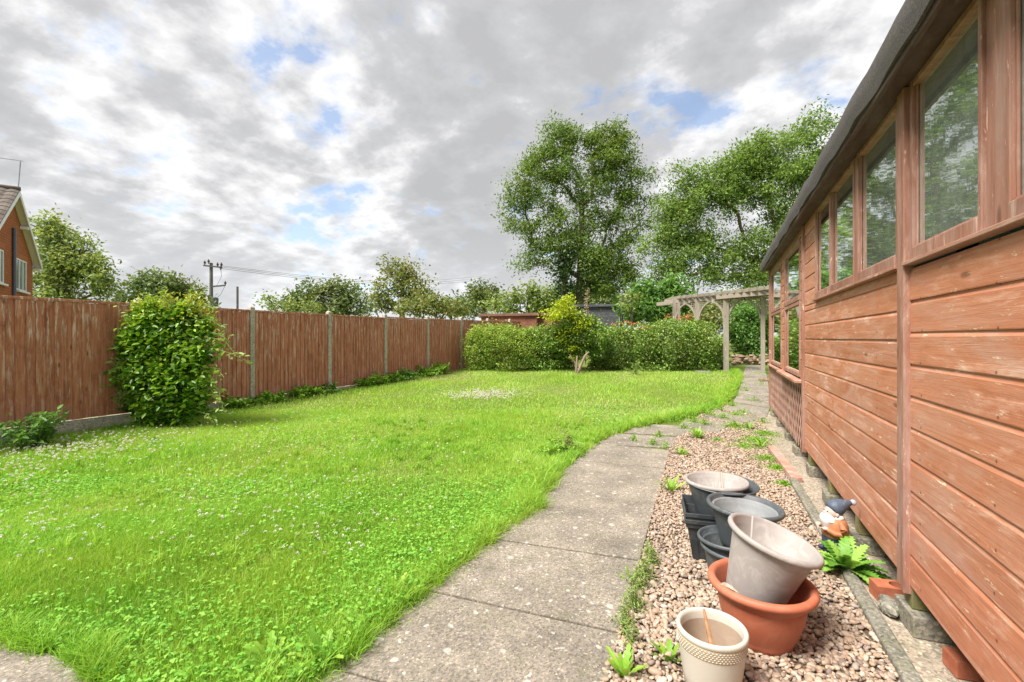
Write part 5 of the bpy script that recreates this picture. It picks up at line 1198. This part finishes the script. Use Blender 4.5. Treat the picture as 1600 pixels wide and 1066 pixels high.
# rubble wall and stones behind the pergola
M_rub = m_concrete('rubble_stone', (0.18, 0.12, 0.085), (0.34, 0.25, 0.18), 0.1, 60, moss=0.2)
rw = thing('rubble_wall', 'low tumbled wall of brown stones beyond the pergola opening', 'stone wall', G(1170, 566))
zc = 17.8
for r_ in range(3):
    for k in range(15):
        px = 1146+k*4.3+random.uniform(-1.5, 1.5)+(r_ % 2)*2; p = P(px, 566-r_*4.4+random.uniform(-2.5, 2.5), zc+random.uniform(-.3, .3)+0.15*r_); q = MB(); q.cr = random.random()
        q.ball(p, random.uniform(.05, .14), random.uniform(.07, .12), random.uniform(.03, .085), 9, Matrix.Rotation(random.uniform(0, 3), 4, 'Z'), f=lambda v: v*(1+0.18*math.sin(v.x*40+v.y*23+px)))
        obj('stone', q, M_rub, rw)
q = MB(); q.box(-0.16, 0.16, -0.11, 0.11, 0, 0.09); o = obj('flat_stone', q, M_rub, bevel=0.015, local=True); o.location = G(1197, 597); o.rotation_euler = (0, 0, .3); tag(o, 'squared brown stone at the foot of the right pergola post', 'stone')

# ================================================================= SHEDS BEYOND THE HEDGE
def flat_shed(name, label, pxs, pyt, zc, depth, m, mroof, h_over=0.1, slat=True, yb=None):
    (a, b) = pxs; pa = P(a, pyt[0], zc[0]); pb = P(b, pyt[1], zc[1]); d = Vector((pb.x-pa.x, pb.y-pa.y, 0)); L = d.length; d.normalize(); n = Vector((-d.y, d.x, 0))
    if n.dot(fwd) < 0: n = -n
    g = gd(zc[0]); top = (pa.z+pb.z)/2; root = thing(name, label, 'shed', Vector((pa.x, pa.y, g)))
    mm = Matrix((d, n, Vector((0,0,1)))).transposed().to_4x4(); mm.translation = Vector((pa.x, pa.y, 0)); hgt = top-0.12
    q = MB(); z = g
    while z < hgt-0.02:
        q.cr = random.random(); q.box(0, L, 0, 0.02, z, min(z+0.135, hgt), mm); q.cr = random.random(); q.box(L-0.02, L, 0.02, depth, z, min(z+0.135, hgt), mm); z += 0.14
    q.box(0, 0.02, 0.02, depth, g, hgt, mm); q.box(0, L, depth-0.02, depth, g, hgt, mm); obj('wall', q, m, root)
    q = MB(); q.box(-h_over, L+h_over, -h_over, depth+h_over, hgt+0.001, top, mm); obj('roof', q, mroof, root, bevel=0.01)
    q = MB(); q.cr = .5; q.box(L-0.05, L+0.012, -0.012, 0.05, g, hgt-0.001, mm); obj('corner_post', q, m, root)
    return root
M_brownshed = m_plain('brown_shed_wood', (0.24, 0.10, 0.065), 0.85, 0.2, 0.25, 3); M_brownroof = m_plain('brown_felt', (0.20, 0.11, 0.085), 0.9, 0.1, 0.2, 4)
M_greyshed = m_shed('black_grey_wood', (0.05, 0.055, 0.065), (0.11, 0.115, 0.13), (0.26, 0.27, 0.28), 0.5)
flat_shed('brown_outbuilding', 'low brown flat roofed outbuilding seen over the fence end', (752, 838), (492, 488), (21, 20.2), 2.2, M_brownshed, M_brownroof)
flat_shed('brown_outbuilding', 'small brown roof of an outbuilding right of the low brown one', (842, 862), (489, 490), (20.6, 20.4), 1.6, M_brownshed, M_brownroof)
flat_shed('dark_outbuilding', 'weathered black timber outbuilding behind the hedge below the big tree', (890, 967), (475, 477), (24, 23.5), 3.2, M_greyshed, M_greyshed, 0.12)
q = MB(); zc = 22.0
for a, b in (((973,510),(973,472)), ((981,510),(981,474)), ((972,473),(990,471))): q.bar(P(*a, zc), P(*b, zc), 0.05, 0.05)
tag(obj('metal_frame', q, M_dark), 'thin dark post frame beside the black outbuilding', 'frame')
q = MB(); q.bar(W((970-CX)/F*26, 26, 0.4), P(970, 458, 26), 0.12, 0.12); tag(obj('timber_pole', q, M_oldwood), 'pale slim pole standing between black outbuilding and bushes', 'pole')

# ================================================================= HOUSE
def house():
    e1 = Vector((-.571*cT-.821*sT, -.571*sT+.821*cT, 0)).normalized(); n = Vector((.821*cT-.571*sT, .821*sT+.571*cT, 0)).normalized()
    P0 = W(-18.18, 17.0, 0); za = H+228*17/F; root = thing('brick_house', 'red brick house gable with white bargeboards beyond the fence at left', 'house', P0+Vector((0,0,0)))
    mm = Matrix((e1, n, Vector((0,0,1)))).transposed().to_4x4(); mm.translation = Vector((P0.x, P0.y, 0))   # local x along gable, y out of the wall, z up
    if mm.determinant() < 0: pass
    V = 0.22; HW = 2.85; EA = 3.12; sl = (za-(H+110*19.4/F))/EA; Lh = 8.0
    def zr(x): return za-abs(x)*sl
    def m_bricks():
        t = NT('red_brickwork'); o = t.obj(); s = t.n('ShaderNodeSeparateXYZ', Vector=o)
        u = t.math('ADD', t.math('MULTIPLY', s.outputs[0], e1.x), t.math('MULTIPLY', s.outputs[1], e1.y))
        vec = t.n('ShaderNodeCombineXYZ', X=u, Y=s.outputs[2]).outputs[0]
        b = t.n('ShaderNodeTexBrick', Vector=vec, Color1=(0.46, 0.13, 0.045, 1), Color2=(0.36, 0.095, 0.035, 1), Mortar=(0.13, 0.075, 0.05, 1), Scale=1.0)
        b.inputs['Brick Width'].default_value = 0.225; b.inputs['Row Height'].default_value = 0.10; b.inputs['Mortar Size'].default_value = 0.016
        t.bump(b.outputs['Fac'], -0.6, 0.01); return t.fin(t.mix(t.math('MULTIPLY', t.noise(o, 3, 5), 0.5), b.outputs[0], (0.50, 0.19, 0.08)), 0.9, 0.15)
    Mb = m_bricks(); Mw = m_plain('white_upvc', (0.78, 0.78, 0.78), 0.4, 0.4, 0.03)
    # gable wall with real window openings
    wins_ = []
    def wx(px, y=-V):      # pixel column -> x along the wall plane
        t = (px-CX)/F; o_ = P0+n*y; ou = o_.dot(rgt); oz = o_.dot(fwd); du = e1.dot(rgt); dz = e1.dot(fwd)
        return (t*oz-ou)/(du-t*dz)
    def wz(px, py, y=-V): x = wx(px, y); z = (P0+n*y+e1*x).dot(fwd); return H+(HY-py)*z/F
    w2 = (wx(25.5), wx(42.0), wz(34, 455), wz(34, 406)); w1 = (wx(8)-1.2, wx(6.5), wz(3, 443), wz(3, 390))
    import bmesh
    yb = -V-0.1
    def wallpiece(q, poly):   # poly in (x,z)
        k = len(poly); vs = [mm @ Vector((x, y, z)) for y in (-V-0.0, yb) for x, z in poly]
        q.add(vs, [tuple(range(k)), tuple(range(k, 2*k))[::-1]]+[(i, k+i, k+(i+1) % k, (i+1) % k) for i in range(k)])
    q = MB(); cuts = sorted([-HW, w1[0], w1[1], w2[0], w2[1], HW, 0.0])
    for a, b in zip(cuts[:-1], cuts[1:]):
        mid = (a+b)/2; ww = [w for w in (w1, w2) if w[0]-1e-6 <= mid <= w[1]+1e-6]
        if ww: w = ww[0]; wallpiece(q, [(a, 0), (b, 0), (b, w[2]), (a, w[2])]); wallpiece(q, [(a, w[3]), (b, w[3]), (b, zr(b)-.06), (a, zr(a)-.06)])
        else: wallpiece(q, [(a, 0), (b, 0), (b, zr(b)-.06), (a, zr(a)-.06)])
    for sx in (-1, 1): q.box(*(sorted((sx*HW, sx*(HW-0.1)))), -V-Lh, yb-0.001, 0, zr(HW)-0.07, mm)
    q.box(-HW, HW, -V-Lh-0.1, -V-Lh, 0, zr(HW)-.07, mm)
    obj('wall', q, Mb, root)
    # soldier course lintel over window 2
    for w in (w2, w1):
        q = MB(); q.cr = .5; q.box(w[0]-0.05, w[1]+0.05, -V+0.002, -V+0.012, w[3]+0.001, w[3]+0.21, mm); obj('lintel', q, m_brick('brick_lintel', (0.36, .10, .04), (0.46, .15, .06)), root)
        f = MB(); a, b, c0, c1 = w; t = 0.06
        for args in ((a, a+t, c0, c1), (b-t, b, c0, c1), (a+t, b-t, c0, c0+t), (a+t, b-t, c1-t, c1), ((a*2+b)/3-.03, (a*2+b)/3+.03, c0+t, c1-t), ((a+b*2)/3-.03, (a+b*2)/3+.03, c0+t, c1-t)):
            f.box(args[0], args[1], -V-0.05, -V-0.005, args[2]+.0005, args[3]-.0005, mm)
        wo = obj('window', f, Mw, root)
        g = MB(); g.box(a+0.01, b-0.01, -V-0.035, -V-0.03, c0+0.01, c1-0.01, mm); obj('pane', g, m_plain('house_glass', (0.16, 0.19, 0.21), 0.08, 0.9, 0.2, 2), wo)
        g = MB(); g.box(a-0.08, b+0.08, -V-0.02, -V+0.09, c0-0.07, c0-0.001, mm); obj('sill', g, Mw, wo)
    # roof slopes
    def m_tiles():
        t = NT('roof_tiles'); o = t.obj(); s = t.n('ShaderNodeSeparateXYZ', Vector=o)
        n1 = t.noise(o, 2.5, 6, .7); return t.fin(t.ramp(n1, [(0.3, (0.085, 0.07, 0.062)), (0.7, (0.19, 0.16, 0.14))]), 0.9, 0.15)
    Mt = m_tiles(); ca = math.atan(sl); Ls = EA/math.cos(ca)
    q = MB()
    rows = int(Ls/0.30)
    for sx in (-1, 1):
        for r_ in range(rows):
            d0 = r_*Ls/rows; d1 = (r_+1)*Ls/rows+0.03
            ncol = 27
            if sx == 1: ncol = 1
            for cix in range(ncol):
                y0 = 0.02-(Lh+0.2)*cix/ncol; y1 = 0.02-(Lh+0.2)*(cix+1)/ncol; up = 0.035 if ncol > 1 else 0.0
                vs = []
                for (yy, hgt) in ((y0, 0.0), ((y0*2+y1)/3, up), ((y0+2*y1)/3, up), (y1, 0.0)):
                    for d, e in ((d0, 0.02), (d1, 0.045)):
                        x = sx*d*math.cos(ca); z = za-d*math.sin(ca)+0.06+e+hgt; vs.append(mm @ Vector((x, yy, z)))
                vs += [v-Vector((0, 0, 0.03)) for v in vs]
                q.cr = random.random(); q.add(vs, [(0,1,3,2), (2,3,5,4), (4,5,7,6), (1,9,11,3), (3,11,13,5), (5,13,15,7), (0,8,9,1)[::-1], (6,14,15,7)])
    ro = obj('roof', q, Mt, root)
    q = MB(); q.tube([mm @ Vector((0, 0.03-(Lh+.2)*k/12, za+0.11)) for k in range(13)], 0.085, 10); obj('ridge_tiles', q, Mt, ro, smooth=True)
    # soffit (under verge and eaves) and bargeboards
    for sx in (-1, 1):
        b = MB(); w = 0.16
        vs = [Vector((0, 0.0, za+0.05)), Vector((sx*EA, 0, zr(EA)+0.05)), Vector((sx*EA, 0, zr(EA)+0.05-w)), Vector((0, 0, za+0.05-w-0.03))]; vs = [mm @ v for v in vs]+[mm @ (v+Vector((0, 0.03, 0))) for v in vs]
        b.add(vs, [(0,1,2,3), (4,5,6,7)[::-1]]+[(i, 4+i, 4+(i+1) % 4, (i+1) % 4) for i in range(4)]); obj('bargeboard', b, Mw, root)
        b = MB(); vs = [Vector((0, -0.001, za-0.055)), Vector((sx*EA, -0.001, zr(EA)-0.055)), Vector((sx*EA, -V-.02, zr(EA)-0.055)), Vector((0, -V-.02, za-0.055))]; vs = [mm @ v for v in vs]+[mm @ (v+Vector((0, 0, .02))) for v in vs]
        b.add(vs, [(0,1,2,3), (4,5,6,7)[::-1]]+[(i, 4+i, 4+(i+1) % 4, (i+1) % 4) for i in range(4)]); obj('soffit', b, Mw, root)
        b = MB(); b.box(*sorted((sx*(HW+0.005), sx*(EA-0.002))), -Lh, -0.003, zr(EA)-0.16, zr(EA)-0.085, mm); obj('eaves_soffit', b, Mw, root)
        b = MB(); b.tube([mm @ Vector((sx*(EA+0.05), -0.05-k, zr(EA)-0.02)) for k in range(8)], 0.055, 8); obj('gutter', b, Mw, root, smooth=True)
    b = MB(); xs = (-0.9,) 
    dp = MB(); x = wx(22.5, -V+0.06); dp.tube([mm @ Vector((x, -V+0.06, z)) for z in (0, 1.5, 3, wz(22, 356, -V+.06))], 0.055, 10); obj('soil_pipe', dp, m_plain('pipe_plastic', (0.10, 0.11, 0.16), 0.4, 0.5), root, smooth=True)
    b = MB(); px_ = 38; xx = wx(38, -0.12); b.box(xx-0.08, xx+0.08, -V-.05, -0.002, zr(xx)-0.24, zr(xx)-0.13, mm); obj('purlin_end', b, Mw, root)
    # TV aerial on the ridge
    ar = MB(); base = mm @ Vector((0.05, -0.05, za-0.1)); top = P(32, 252, 17.2); ar.tube([base, top], 0.018, 6)
    ar.tube([P(36, 252, 17.3), P(-6, 246, 16.6), P(-20, 244, 16.3)], 0.014, 6)
    for k in range(9):
        pp = P(26-k*5.2, 250.8-k*0.8, 17.1-k*0.09); ar.tube([pp-n*0.18, pp+n*0.18], 0.006, 4)
    obj('aerial', ar, m_plain('aerial_metal', (0.22, 0.22, 0.24), 0.5, 0.5, metal=0.6), root)
house()

# ================================================================= UTILITY POLES
zc = 45.0; M_pole = m_bark('pole_wood', (0.17, 0.16, 0.155)); M_metal = m_plain('pole_metal', (0.10, 0.10, 0.11), 0.5, 0.5, metal=0.4); M_cer = m_plain('insulator', (0.10, 0.06, 0.05), 0.3, 0.5)
root = thing('utility_pole', 'timber electricity pole with cross arms and overhead wires', 'utility pole', W((330-CX)/F*zc, zc, gd(zc)))
q = MB(); q.tube([W((330-CX)/F*zc, zc, 0), P(330, 411, zc)], [0.20, 0.14], 12); obj('pole', q, M_pole, root, smooth=True)
for (a, b), (c_, d) in (((318,415),(347,418)), ((331,448),(352,446))):
    q = MB(); q.bar(P(a, b, zc-.2), P(c_, d, zc-.2), 0.11, 0.14); obj('cross_arm', q, M_metal, root)
for (a, b) in ((320,411),(326,409),(340,414),(346,414),(352,443),(345,419),(338,470)):
    q = MB(); p = P(a, b, zc-.2); q.lathe([(0, -.22), (.05, -.22), (.05, -.05), (.12, -.05), (.12, 0), (.06, .02), (.12, .05), (.12, .1), (.05, .12), (.05, .22), (0, .24)], 10, Matrix.Translation(p)); obj('insulator', q, M_cer, root, smooth=True)
q = MB(); p = P(336, 471, zc-.3); q.lathe([(0, -.5), (.28, -.5), (.30, .3), (.1, .42), (0, .45)], 12, Matrix.Translation(p)); obj('transformer', q, M_metal, root, smooth=True)
q = MB(); q.tube([P(345, 418, zc), P(346, 432, zc), P(338, 448, zc)], 0.02, 4); q.tube([P(352, 446, zc), P(345, 460, zc), P(336, 468, zc)], 0.02, 4)
obj('jumper_wire', q, M_metal, root)
for (y0, y1) in ((415.5, 428), (417.5, 431), (420, 434)):
    q = MB(); a = P(347, y0, zc); b = P(760, y1+3, 75); q.tube([a.lerp(b, t)-Vector((0,0,1.2*math.sin(PI*t))) for t in np.linspace(0, 1, 12)], 0.016, 4); obj('wire', q, M_metal, root)
q = MB(); q.tube([W((371-CX)/F*40, 40, 0), P(371, 448, 40)], [0.10, 0.09], 10)
tag(obj('timber_pole', q, M_pole, smooth=True), 'short bare grey pole right of the electricity pole', 'pole')

# ================================================================= TREES
make_tree('birch_tree', 'yellow green ragged topped tree right of the brick house', 'tree', 27, 110,
    [(75,375,22,26,1),(100,385,24,24,1),(125,400,24,24,1),(70,420,28,30,1.1),(105,430,34,30,1.2),(140,430,26,26,1.1),(55,360,12,22,.5),(85,355,8,16,.35),(112,372,7,14,.35),(148,402,8,20,.35),(165,445,16,18,.6),(90,460,40,16,1),(150,460,22,12,.6)],
    M_poplar, M_bark, 0.26, 0.5, 1.1, 0.22, clump=0.7)
make_tree('round_tree', 'dark green rounded tree behind the utility pole', 'tree', 34, 262,
    [(225,455,26,18,.9),(255,450,26,20,1),(285,452,24,20,1),(312,462,20,14,.8),(205,465,18,14,.7),(240,438,14,8,.4),(268,468,40,12,.8)], M_haw, M_bark, 0.32, 0.5, 1.4, 0.25, clump=0.9)
make_tree('hawthorn_tree', 'grey green hawthorn showing over the middle of the fence', 'tree', 36, 500,
    [(470,470,20,16,.9),(500,468,22,20,1),(530,464,22,20,1),(555,472,20,18,.9),(485,452,10,10,.35),(520,450,10,10,.35),(545,448,8,10,.3),(510,485,44,12,1),(450,480,16,10,.6),(565,485,16,12,.6)], M_haw, M_bark, 0.34, 0.5, 1.3, 0.25, clump=0.9)
make_tree('yellow_bush', 'low yellowish bush left of the hawthorn over the fence', 'shrub', 33, 440, [(430,480,16,9,.8),(455,478,14,9,.8),(418,472,7,7,.3),(480,482,14,9,.6)], M_poplar, M_bark, 0.26, 0.5, 1.0, 0.1, clump=0.6)
make_tree('turning_tree', 'small airy tree with yellowing top rising over the fence', 'tree', 32, 632,
    [(620,430,20,20,.7),(640,440,22,22,.9),(612,420,14,13,.4),(600,450,18,16,.7),(650,460,22,18,.9),(625,470,28,18,1),(592,470,14,16,.7),(606,410,9,8,.2),(645,420,9,9,.25),(660,450,12,12,.4)], M_autumn, M_barkb, 0.26, 0.5, 0.95, 0.2, clump=0.65)
make_tree('brown_bush', 'brownish thicket right of the yellowing tree over the fence', 'shrub', 29, 690, [(665,480,22,14,1),(690,478,20,12,.9),(715,484,18,10,.8),(640,484,20,10,.8)], M_autumn, M_barkb, 0.24, 0.5, 1.2, 0.12, clump=0.6)
make_tree('distant_tree', 'small pale distant tree above the fence end', 'tree', 60, 755, [(748,455,14,12,1),(762,458,14,14,1),(755,468,20,12,1),(770,470,12,10,.8)], M_haw, M_bark, 0.5, 0.5, 1.2, 0.3, clump=1.2)
make_tree('distant_tree', 'pale hawthorn thicket low behind the brown outbuilding', 'tree', 44, 820, [(800,472,22,14,1),(830,465,22,16,1),(855,470,20,18,1),(785,482,22,9,.8),(840,482,34,10,1)], M_poplar, M_bark, 0.4, 0.5, 1.3, 0.25, clump=1.0)
make_tree('distant_tree', 'low dark tree line on the horizon over the brown thicket', 'tree', 85, 700, [(690,472,20,6,1),(720,472,20,6,1),(660,472,20,6,1),(740,476,16,6,1),(740,486,30,8,1),(700,486,30,8,1)], M_haw, M_bark, 0.7, 0.5, 1.4, 0.25, clump=1.6)
c_ = lambda x, y: (740+x/2.759, 160+y/2.759)
def cb(x, y, rx, ry, w=1.0, dz=0.0): a, b = c_(x, y); return (a, b, rx/2.759, ry/2.759, w, dz)
make_tree('ash_tree', 'tallest ash tree with twin rounded tops behind the black outbuilding', 'tree', 35, 905,
    [cb(370,165,75,75), cb(420,130,50,45,.7), cb(590,165,75,70), cb(640,140,40,40,.6), cb(490,190,60,70,.8), cb(300,260,75,70,.9), cb(400,290,85,75,.9), cb(560,270,90,75,.95), cb(235,330,60,60,.7), cb(180,410,65,65,.6), cb(290,400,80,65,.7), cb(620,360,70,60,.7),
     cb(480,400,90,70,.7), cb(210,530,70,60,.55), cb(330,520,85,70,.65), cb(460,540,80,80,.7), cb(560,480,70,70,.5), cb(700,290,50,40,.5), cb(770,300,40,40,.35), cb(660,470,70,60,.28), cb(240,660,70,50,.5), cb(340,670,80,60,.6), cb(500,680,90,70,.9), cb(600,620,80,60,.5), cb(570,760,100,70,1.1), cb(480,790,70,60,.9), cb(200,700,40,30,.35), cb(150,470,35,30,.3), cb(680,600,70,60,.35), cb(660,720,70,60,.7), cb(720,400,50,50,.3), cb(660,420,70,60,.4), cb(620,540,70,60,.5), cb(740,500,50,60,.3), cb(420,620,80,60,.8), cb(560,700,80,60,.9), cb(280,590,70,50,.6), cb(640,240,50,60,.6), cb(780,420,50,50,.25)],
    M_ash, M_bark, 0.24, 0.42, 0.95, 0.38, clump=0.74, cpts=1.25)
M_ivy = m_leaf('ivy_leaves', [(0.03, 0.07, 0.02), (0.07, 0.13, 0.03)], 0.25, 0.4, 0.4)
# ivy-clad second stem
root = thing('ivy_trunk', 'bare trunk wrapped in dark ivy left of the ash trunk', 'tree', W((880-CX)/F*34, 34, gd(34)))
q = MB(); q.tube([W((880-CX)/F*34, 34, 0.3), P(880, 440, 34), P(884, 405, 34)], [0.28, 0.24, 0.12], 10); obj('trunk', q, M_bark, root, smooth=True)
pts = np.vstack([rng.normal(size=(110, 3))*np.array([.42, .42, .4])+np.array(P(880, y, 34)) for y in range(396, 486, 5)]); leaf_obj('ivy', pts, 0.22, 0.7, M_ivy, root)
make_tree('broad_tree', 'wide spreading tree right of the ash with an open centre', 'tree', 30, 1262,
    [(1055,412,26,16,.7), (1095,428,30,15,.7), (1135,432,28,14,.6), (1175,436,28,14,.7), (1025,425,20,18,.5), (1205,420,24,18,.8), cb(930,420,85,70,.75), cb(960,300,50,40,.4), cb(1050,290,60,50,.6), cb(1180,245,80,60,.8), cb(1300,190,80,65,.85), cb(1420,130,75,60,.8), cb(1490,90,45,40,.6), cb(1340,290,100,75,.95), cb(1220,360,95,70,.9), cb(1090,370,75,60,.6), cb(870,540,80,70,.6), cb(800,570,50,50,.4), cb(930,640,90,60,.75), cb(1040,690,85,50,.75), cb(1170,640,70,50,.6), cb(1290,430,90,70,.75), cb(1360,520,70,70,.7), cb(1230,700,70,40,.6), cb(1440,330,90,80,.9), cb(880,300,35,30,.25), cb(980,560,60,40,.4), cb(860,700,60,40,.6), cb(1150,720,60,30,.5), cb(1010,400,80,60,.8), cb(920,350,50,40,.5), cb(830,470,50,50,.5), cb(1000,610,80,50,.8), cb(1200,560,50,50,.35), cb(1130,280,70,50,.8), cb(1260,290,80,60,.8), cb(1150,330,70,60,.8), cb(1100,450,70,50,.5), cb(1010,360,60,50,.6), cb(840,620,70,60,.7), cb(900,480,70,60,.7), cb(1090,610,70,40,.5), cb(1300,560,70,60,.7), cb(1310,660,70,50,.7), cb(760,620,50,50,.4), cb(1500,420,90,90,.8), cb(1560,250,90,90,.8), cb(980,480,50,50,.4)],
    M_ash2, M_barkb, 0.23, 0.42, 1.0, 0.34, clump=0.72, cpts=1.35)
make_tree('sumac_bush', 'large leafed pale green bush between the black outbuilding and pergola', 'bush', 22, 1030,
    [(1010,460,24,18,1),(1045,455,26,18,1),(1070,470,18,18,.9),(990,478,20,18,1),(1025,482,30,18,1),(1055,490,24,14,.9),(1000,495,26,12,.9),(1060,440,14,8,.5),(1035,445,16,10,.5)], M_sumac, M_barkb, 0.24, 0.4, 1.3, 0.10, clump=0.5, shape='oval')
make_tree('yellow_bush', 'pale yellow tipped bush above the hedge beside the sumac', 'shrub', 21, 990, [(988,470,10,8,.8),(978,478,8,8,.6)], M_poplar, M_bark, 0.16, 0.5, 1.2, 0.06, clump=0.35)
make_tree('climber_bush', 'bush with orange tinged tips framed by the far pergola posts', 'bush', 18.5, 1110, [(1102,495,18,14,1),(1115,485,12,10,.7),(1118,505,16,12,1),(1085,502,14,9,.8)], M_autumn, M_barkb, 0.13, 0.5, 1.3, 0.05, clump=0.35)
make_tree('garden_bush', 'leafy green bush seen through the pergola opening', 'bush', 18.8, 1165,
    [(1160,505,24,22,1.1),(1180,500,20,24,1.1),(1150,528,18,20,1),(1172,532,24,20,1.1),(1195,525,18,22,1),(1165,488,18,12,.7),(1165,550,24,8,.7),(1190,548,16,8,.7)], M_sumac, M_barkb, 0.13, 0.5, 1.4, 0.06, clump=0.38)
make_tree('round_tree', 'dark round tree behind the far pergola posts', 'tree', 24, 1084, [(1080,480,16,14,1),(1072,490,14,10,1),(1090,490,14,10,1)], M_haw, M_bark, 0.2, 0.5, 1.6, 0.1, clump=0.4)
make_tree('distant_tree', 'bright green treetop above the pergola beam', 'tree', 40, 1165, [(1160,462,18,9,1),(1175,455,10,7,.6),(1140,470,20,8,1),(1190,464,14,7,1),(1120,466,14,7,.8)], M_ash2, M_bark, 0.3, 0.5, 1.3, 0.2, clump=0.8)
make_tree('distant_tree', 'dark mass of trees low behind the ash trunk', 'tree', 48, 930, [(870,475,20,14,1),(900,470,22,16,1),(935,468,24,18,1),(970,470,24,18,1),(1000,472,20,14,1),(950,452,22,10,.8),(1030,474,24,12,1),(1075,476,24,10,1),(1130,484,40,10,1),(1200,484,40,10,1)], M_haw, M_bark, 0.4, 0.5, 1.3, 0.2, clump=1.0)

# ================================================================= SKY, SUN, CAMERA
def world():
    w = bpy.data.worlds.new('World'); S.world = w; w.use_nodes = True; nt = w.node_tree; nt.nodes.clear(); t = NT.__new__(NT); t.t = nt; t.tc = None
    sun_el, sun_rot = math.radians(SUN_EL), math.radians(SUN_AZ)
    sky = t.n('ShaderNodeTexSky'); sky.sky_type = 'NISHITA'; sky.sun_disc = False; sky.sun_elevation = sun_el; sky.sun_rotation = sun_rot; sky.air_density = 1.0; sky.dust_density = 1.2
    d = t.n('ShaderNodeTexCoord').outputs['Generated']; s = t.n('ShaderNodeSeparateXYZ', Vector=d)
    zz = t.math('ADD', t.math('MAXIMUM', s.outputs[2], 0.0), 0.30)
    pv = t.n('ShaderNodeCombineXYZ', X=t.math('DIVIDE', s.outputs[0], zz), Y=t.math('DIVIDE', s.outputs[1], zz)).outputs[0]
    pv = t.map(pv, (1, 1, 1), SKYOFF)
    big = t.noise(pv, 0.8, 2, 0.5, 0.0); med = t.noise(pv, 1.9, 10, 0.58, 0.1); fine = t.noise(pv, 7.0, 8, 0.62, 0.1)
    med2 = t.noise(t.map(pv, (1, 1, 1), (0.06, 0.05, 0)), 1.9, 10, 0.58, 0.1)
    def spot(px, py, deg, amt):      # a bank of thicker or thinner cloud standing in one part of the sky
        D = W((px-CX)/F, 1.0, (HY-py)/F).normalized()
        dt = t.n('ShaderNodeVectorMath', {'operation': 'DOT_PRODUCT'}, i0=d, i1=tuple(D)).outputs['Value']
        q = t.n('ShaderNodeMapRange', {'interpolation_type': 'SMOOTHSTEP'}, Value=dt); q.inputs[1].default_value = math.cos(math.radians(deg)); q.inputs[2].default_value = 1.0; q.inputs[3].default_value = 0.0; q.inputs[4].default_value = amt
        return q.outputs[0]
    def total(lst):
        r = lst[0]
        for q in lst[1:]: r = t.math('ADD', r, q)
        return r
    bank = total([spot(920, 60, 28, 0.070), spot(640, 215, 20, 0.085), spot(1120, 120, 16, 0.065), spot(250, 230, 18, 0.042), spot(60, 60, 22, -0.03), spot(420, 130, 18, -0.05), spot(1330, 150, 20, -0.10), spot(600, 340, 14, -0.06), spot(130, 380, 16, 0.018)])
    gap = total([spot(470, 80, 15, 0.018), spot(600, 95, 9, 0.011), spot(185, 65, 8, 0.013), spot(560, 365, 15, 0.022), spot(1370, 20, 12, 0.007), spot(1240, 150, 6, 0.004), spot(240, 290, 9, 0.006), spot(700, 380, 10, 0.015)])
    cov = t.math('ADD', t.math('MULTIPLY', med, 0.55), t.math('ADD', t.math('MULTIPLY', t.noise(pv, 4.2, 9, 0.6, 0.1), 0.50), t.math('MULTIPLY', gap, -1.0)))
    cover = t.ramp(cov, [(0.405, 0.0), (0.440, 0.65), (0.475, 1.0)])
    edge = t.math('MULTIPLY', t.math('SUBTRACT', med, med2), 1.25)
    thick = t.math('ADD', t.math('MULTIPLY', big, 0.35), t.math('MULTIPLY', med, 0.65))
    lum = t.math('ADD', t.math('ADD', t.math('ADD', thick, bank), edge), t.math('MULTIPLY', t.math('SUBTRACT', fine, 0.5), 0.26))
    cc = t.ramp(lum, [(0.37, (0.70, 0.70, 0.705)), (0.46, (0.565, 0.565, 0.573)), (0.55, (0.44, 0.442, 0.45)), (0.70, (0.375, 0.377, 0.385))])
    hz = t.ramp(s.outputs[2], [(0.0, 0.6), (0.25, 0.0)]); cc = t.mix(hz, cc, (0.58, 0.59, 0.615))
    b1 = t.n('ShaderNodeBackground', Color=sky.outputs[0], Strength=0.075); b2 = t.n('ShaderNodeBackground', Color=cc, Strength=CLOUD)
    # thin veil keeps the blue gaps pale
    mx = t.n('ShaderNodeMixShader', Fac=t.math('ADD', t.math('MULTIPLY', cover, 0.78), 0.22)); nt.links.new(b1.outputs[0], mx.inputs[1]); nt.links.new(b2.outputs[0], mx.inputs[2])
    out = t.n('ShaderNodeOutputWorld'); nt.links.new(mx.outputs[0], out.inputs[0])
SKYOFF = (11.3, 2.2, 0.0)
SUN_EL, SUN_AZ, CLOUD, EXPO, SUNP = 57.0, 214.0, 0.47, 1.66, 2.8
world()
# sun: azimuth measured clockwise from +Y (the Sky Texture's convention)
az = math.radians(SUN_AZ); el = math.radians(SUN_EL); sd = Vector((math.sin(az)*math.cos(el), math.cos(az)*math.cos(el), math.sin(el)))
L = bpy.data.lights.new('sun', 'SUN'); L.energy = SUNP; L.angle = math.radians(25); L.color = (1.0, 0.95, 0.88)
lo = bpy.data.objects.new('sun', L); COL.objects.link(lo); lo.rotation_euler = (-sd).to_track_quat('-Z', 'Y').to_euler(); lo.location = (0, 0, 30)
cam = bpy.data.cameras.new('camera'); co = bpy.data.objects.new('camera', cam); COL.objects.link(co); S.camera = co
cam.sensor_width = 36; cam.lens = F/1600*36; cam.clip_start = 0.05; cam.clip_end = 3000; cam.shift_y = -(HY-533)/1600*-1
cam.shift_y = (HY-533)/1600
co.location = (0, 0, H); co.rotation_euler = (PI/2, 0, TH)
vs_ = S.view_settings; vs_.view_transform = 'Standard'; vs_.look = 'None'; vs_.gamma = 1; vs_.exposure = EXPO
S.render.engine = 'CYCLES'
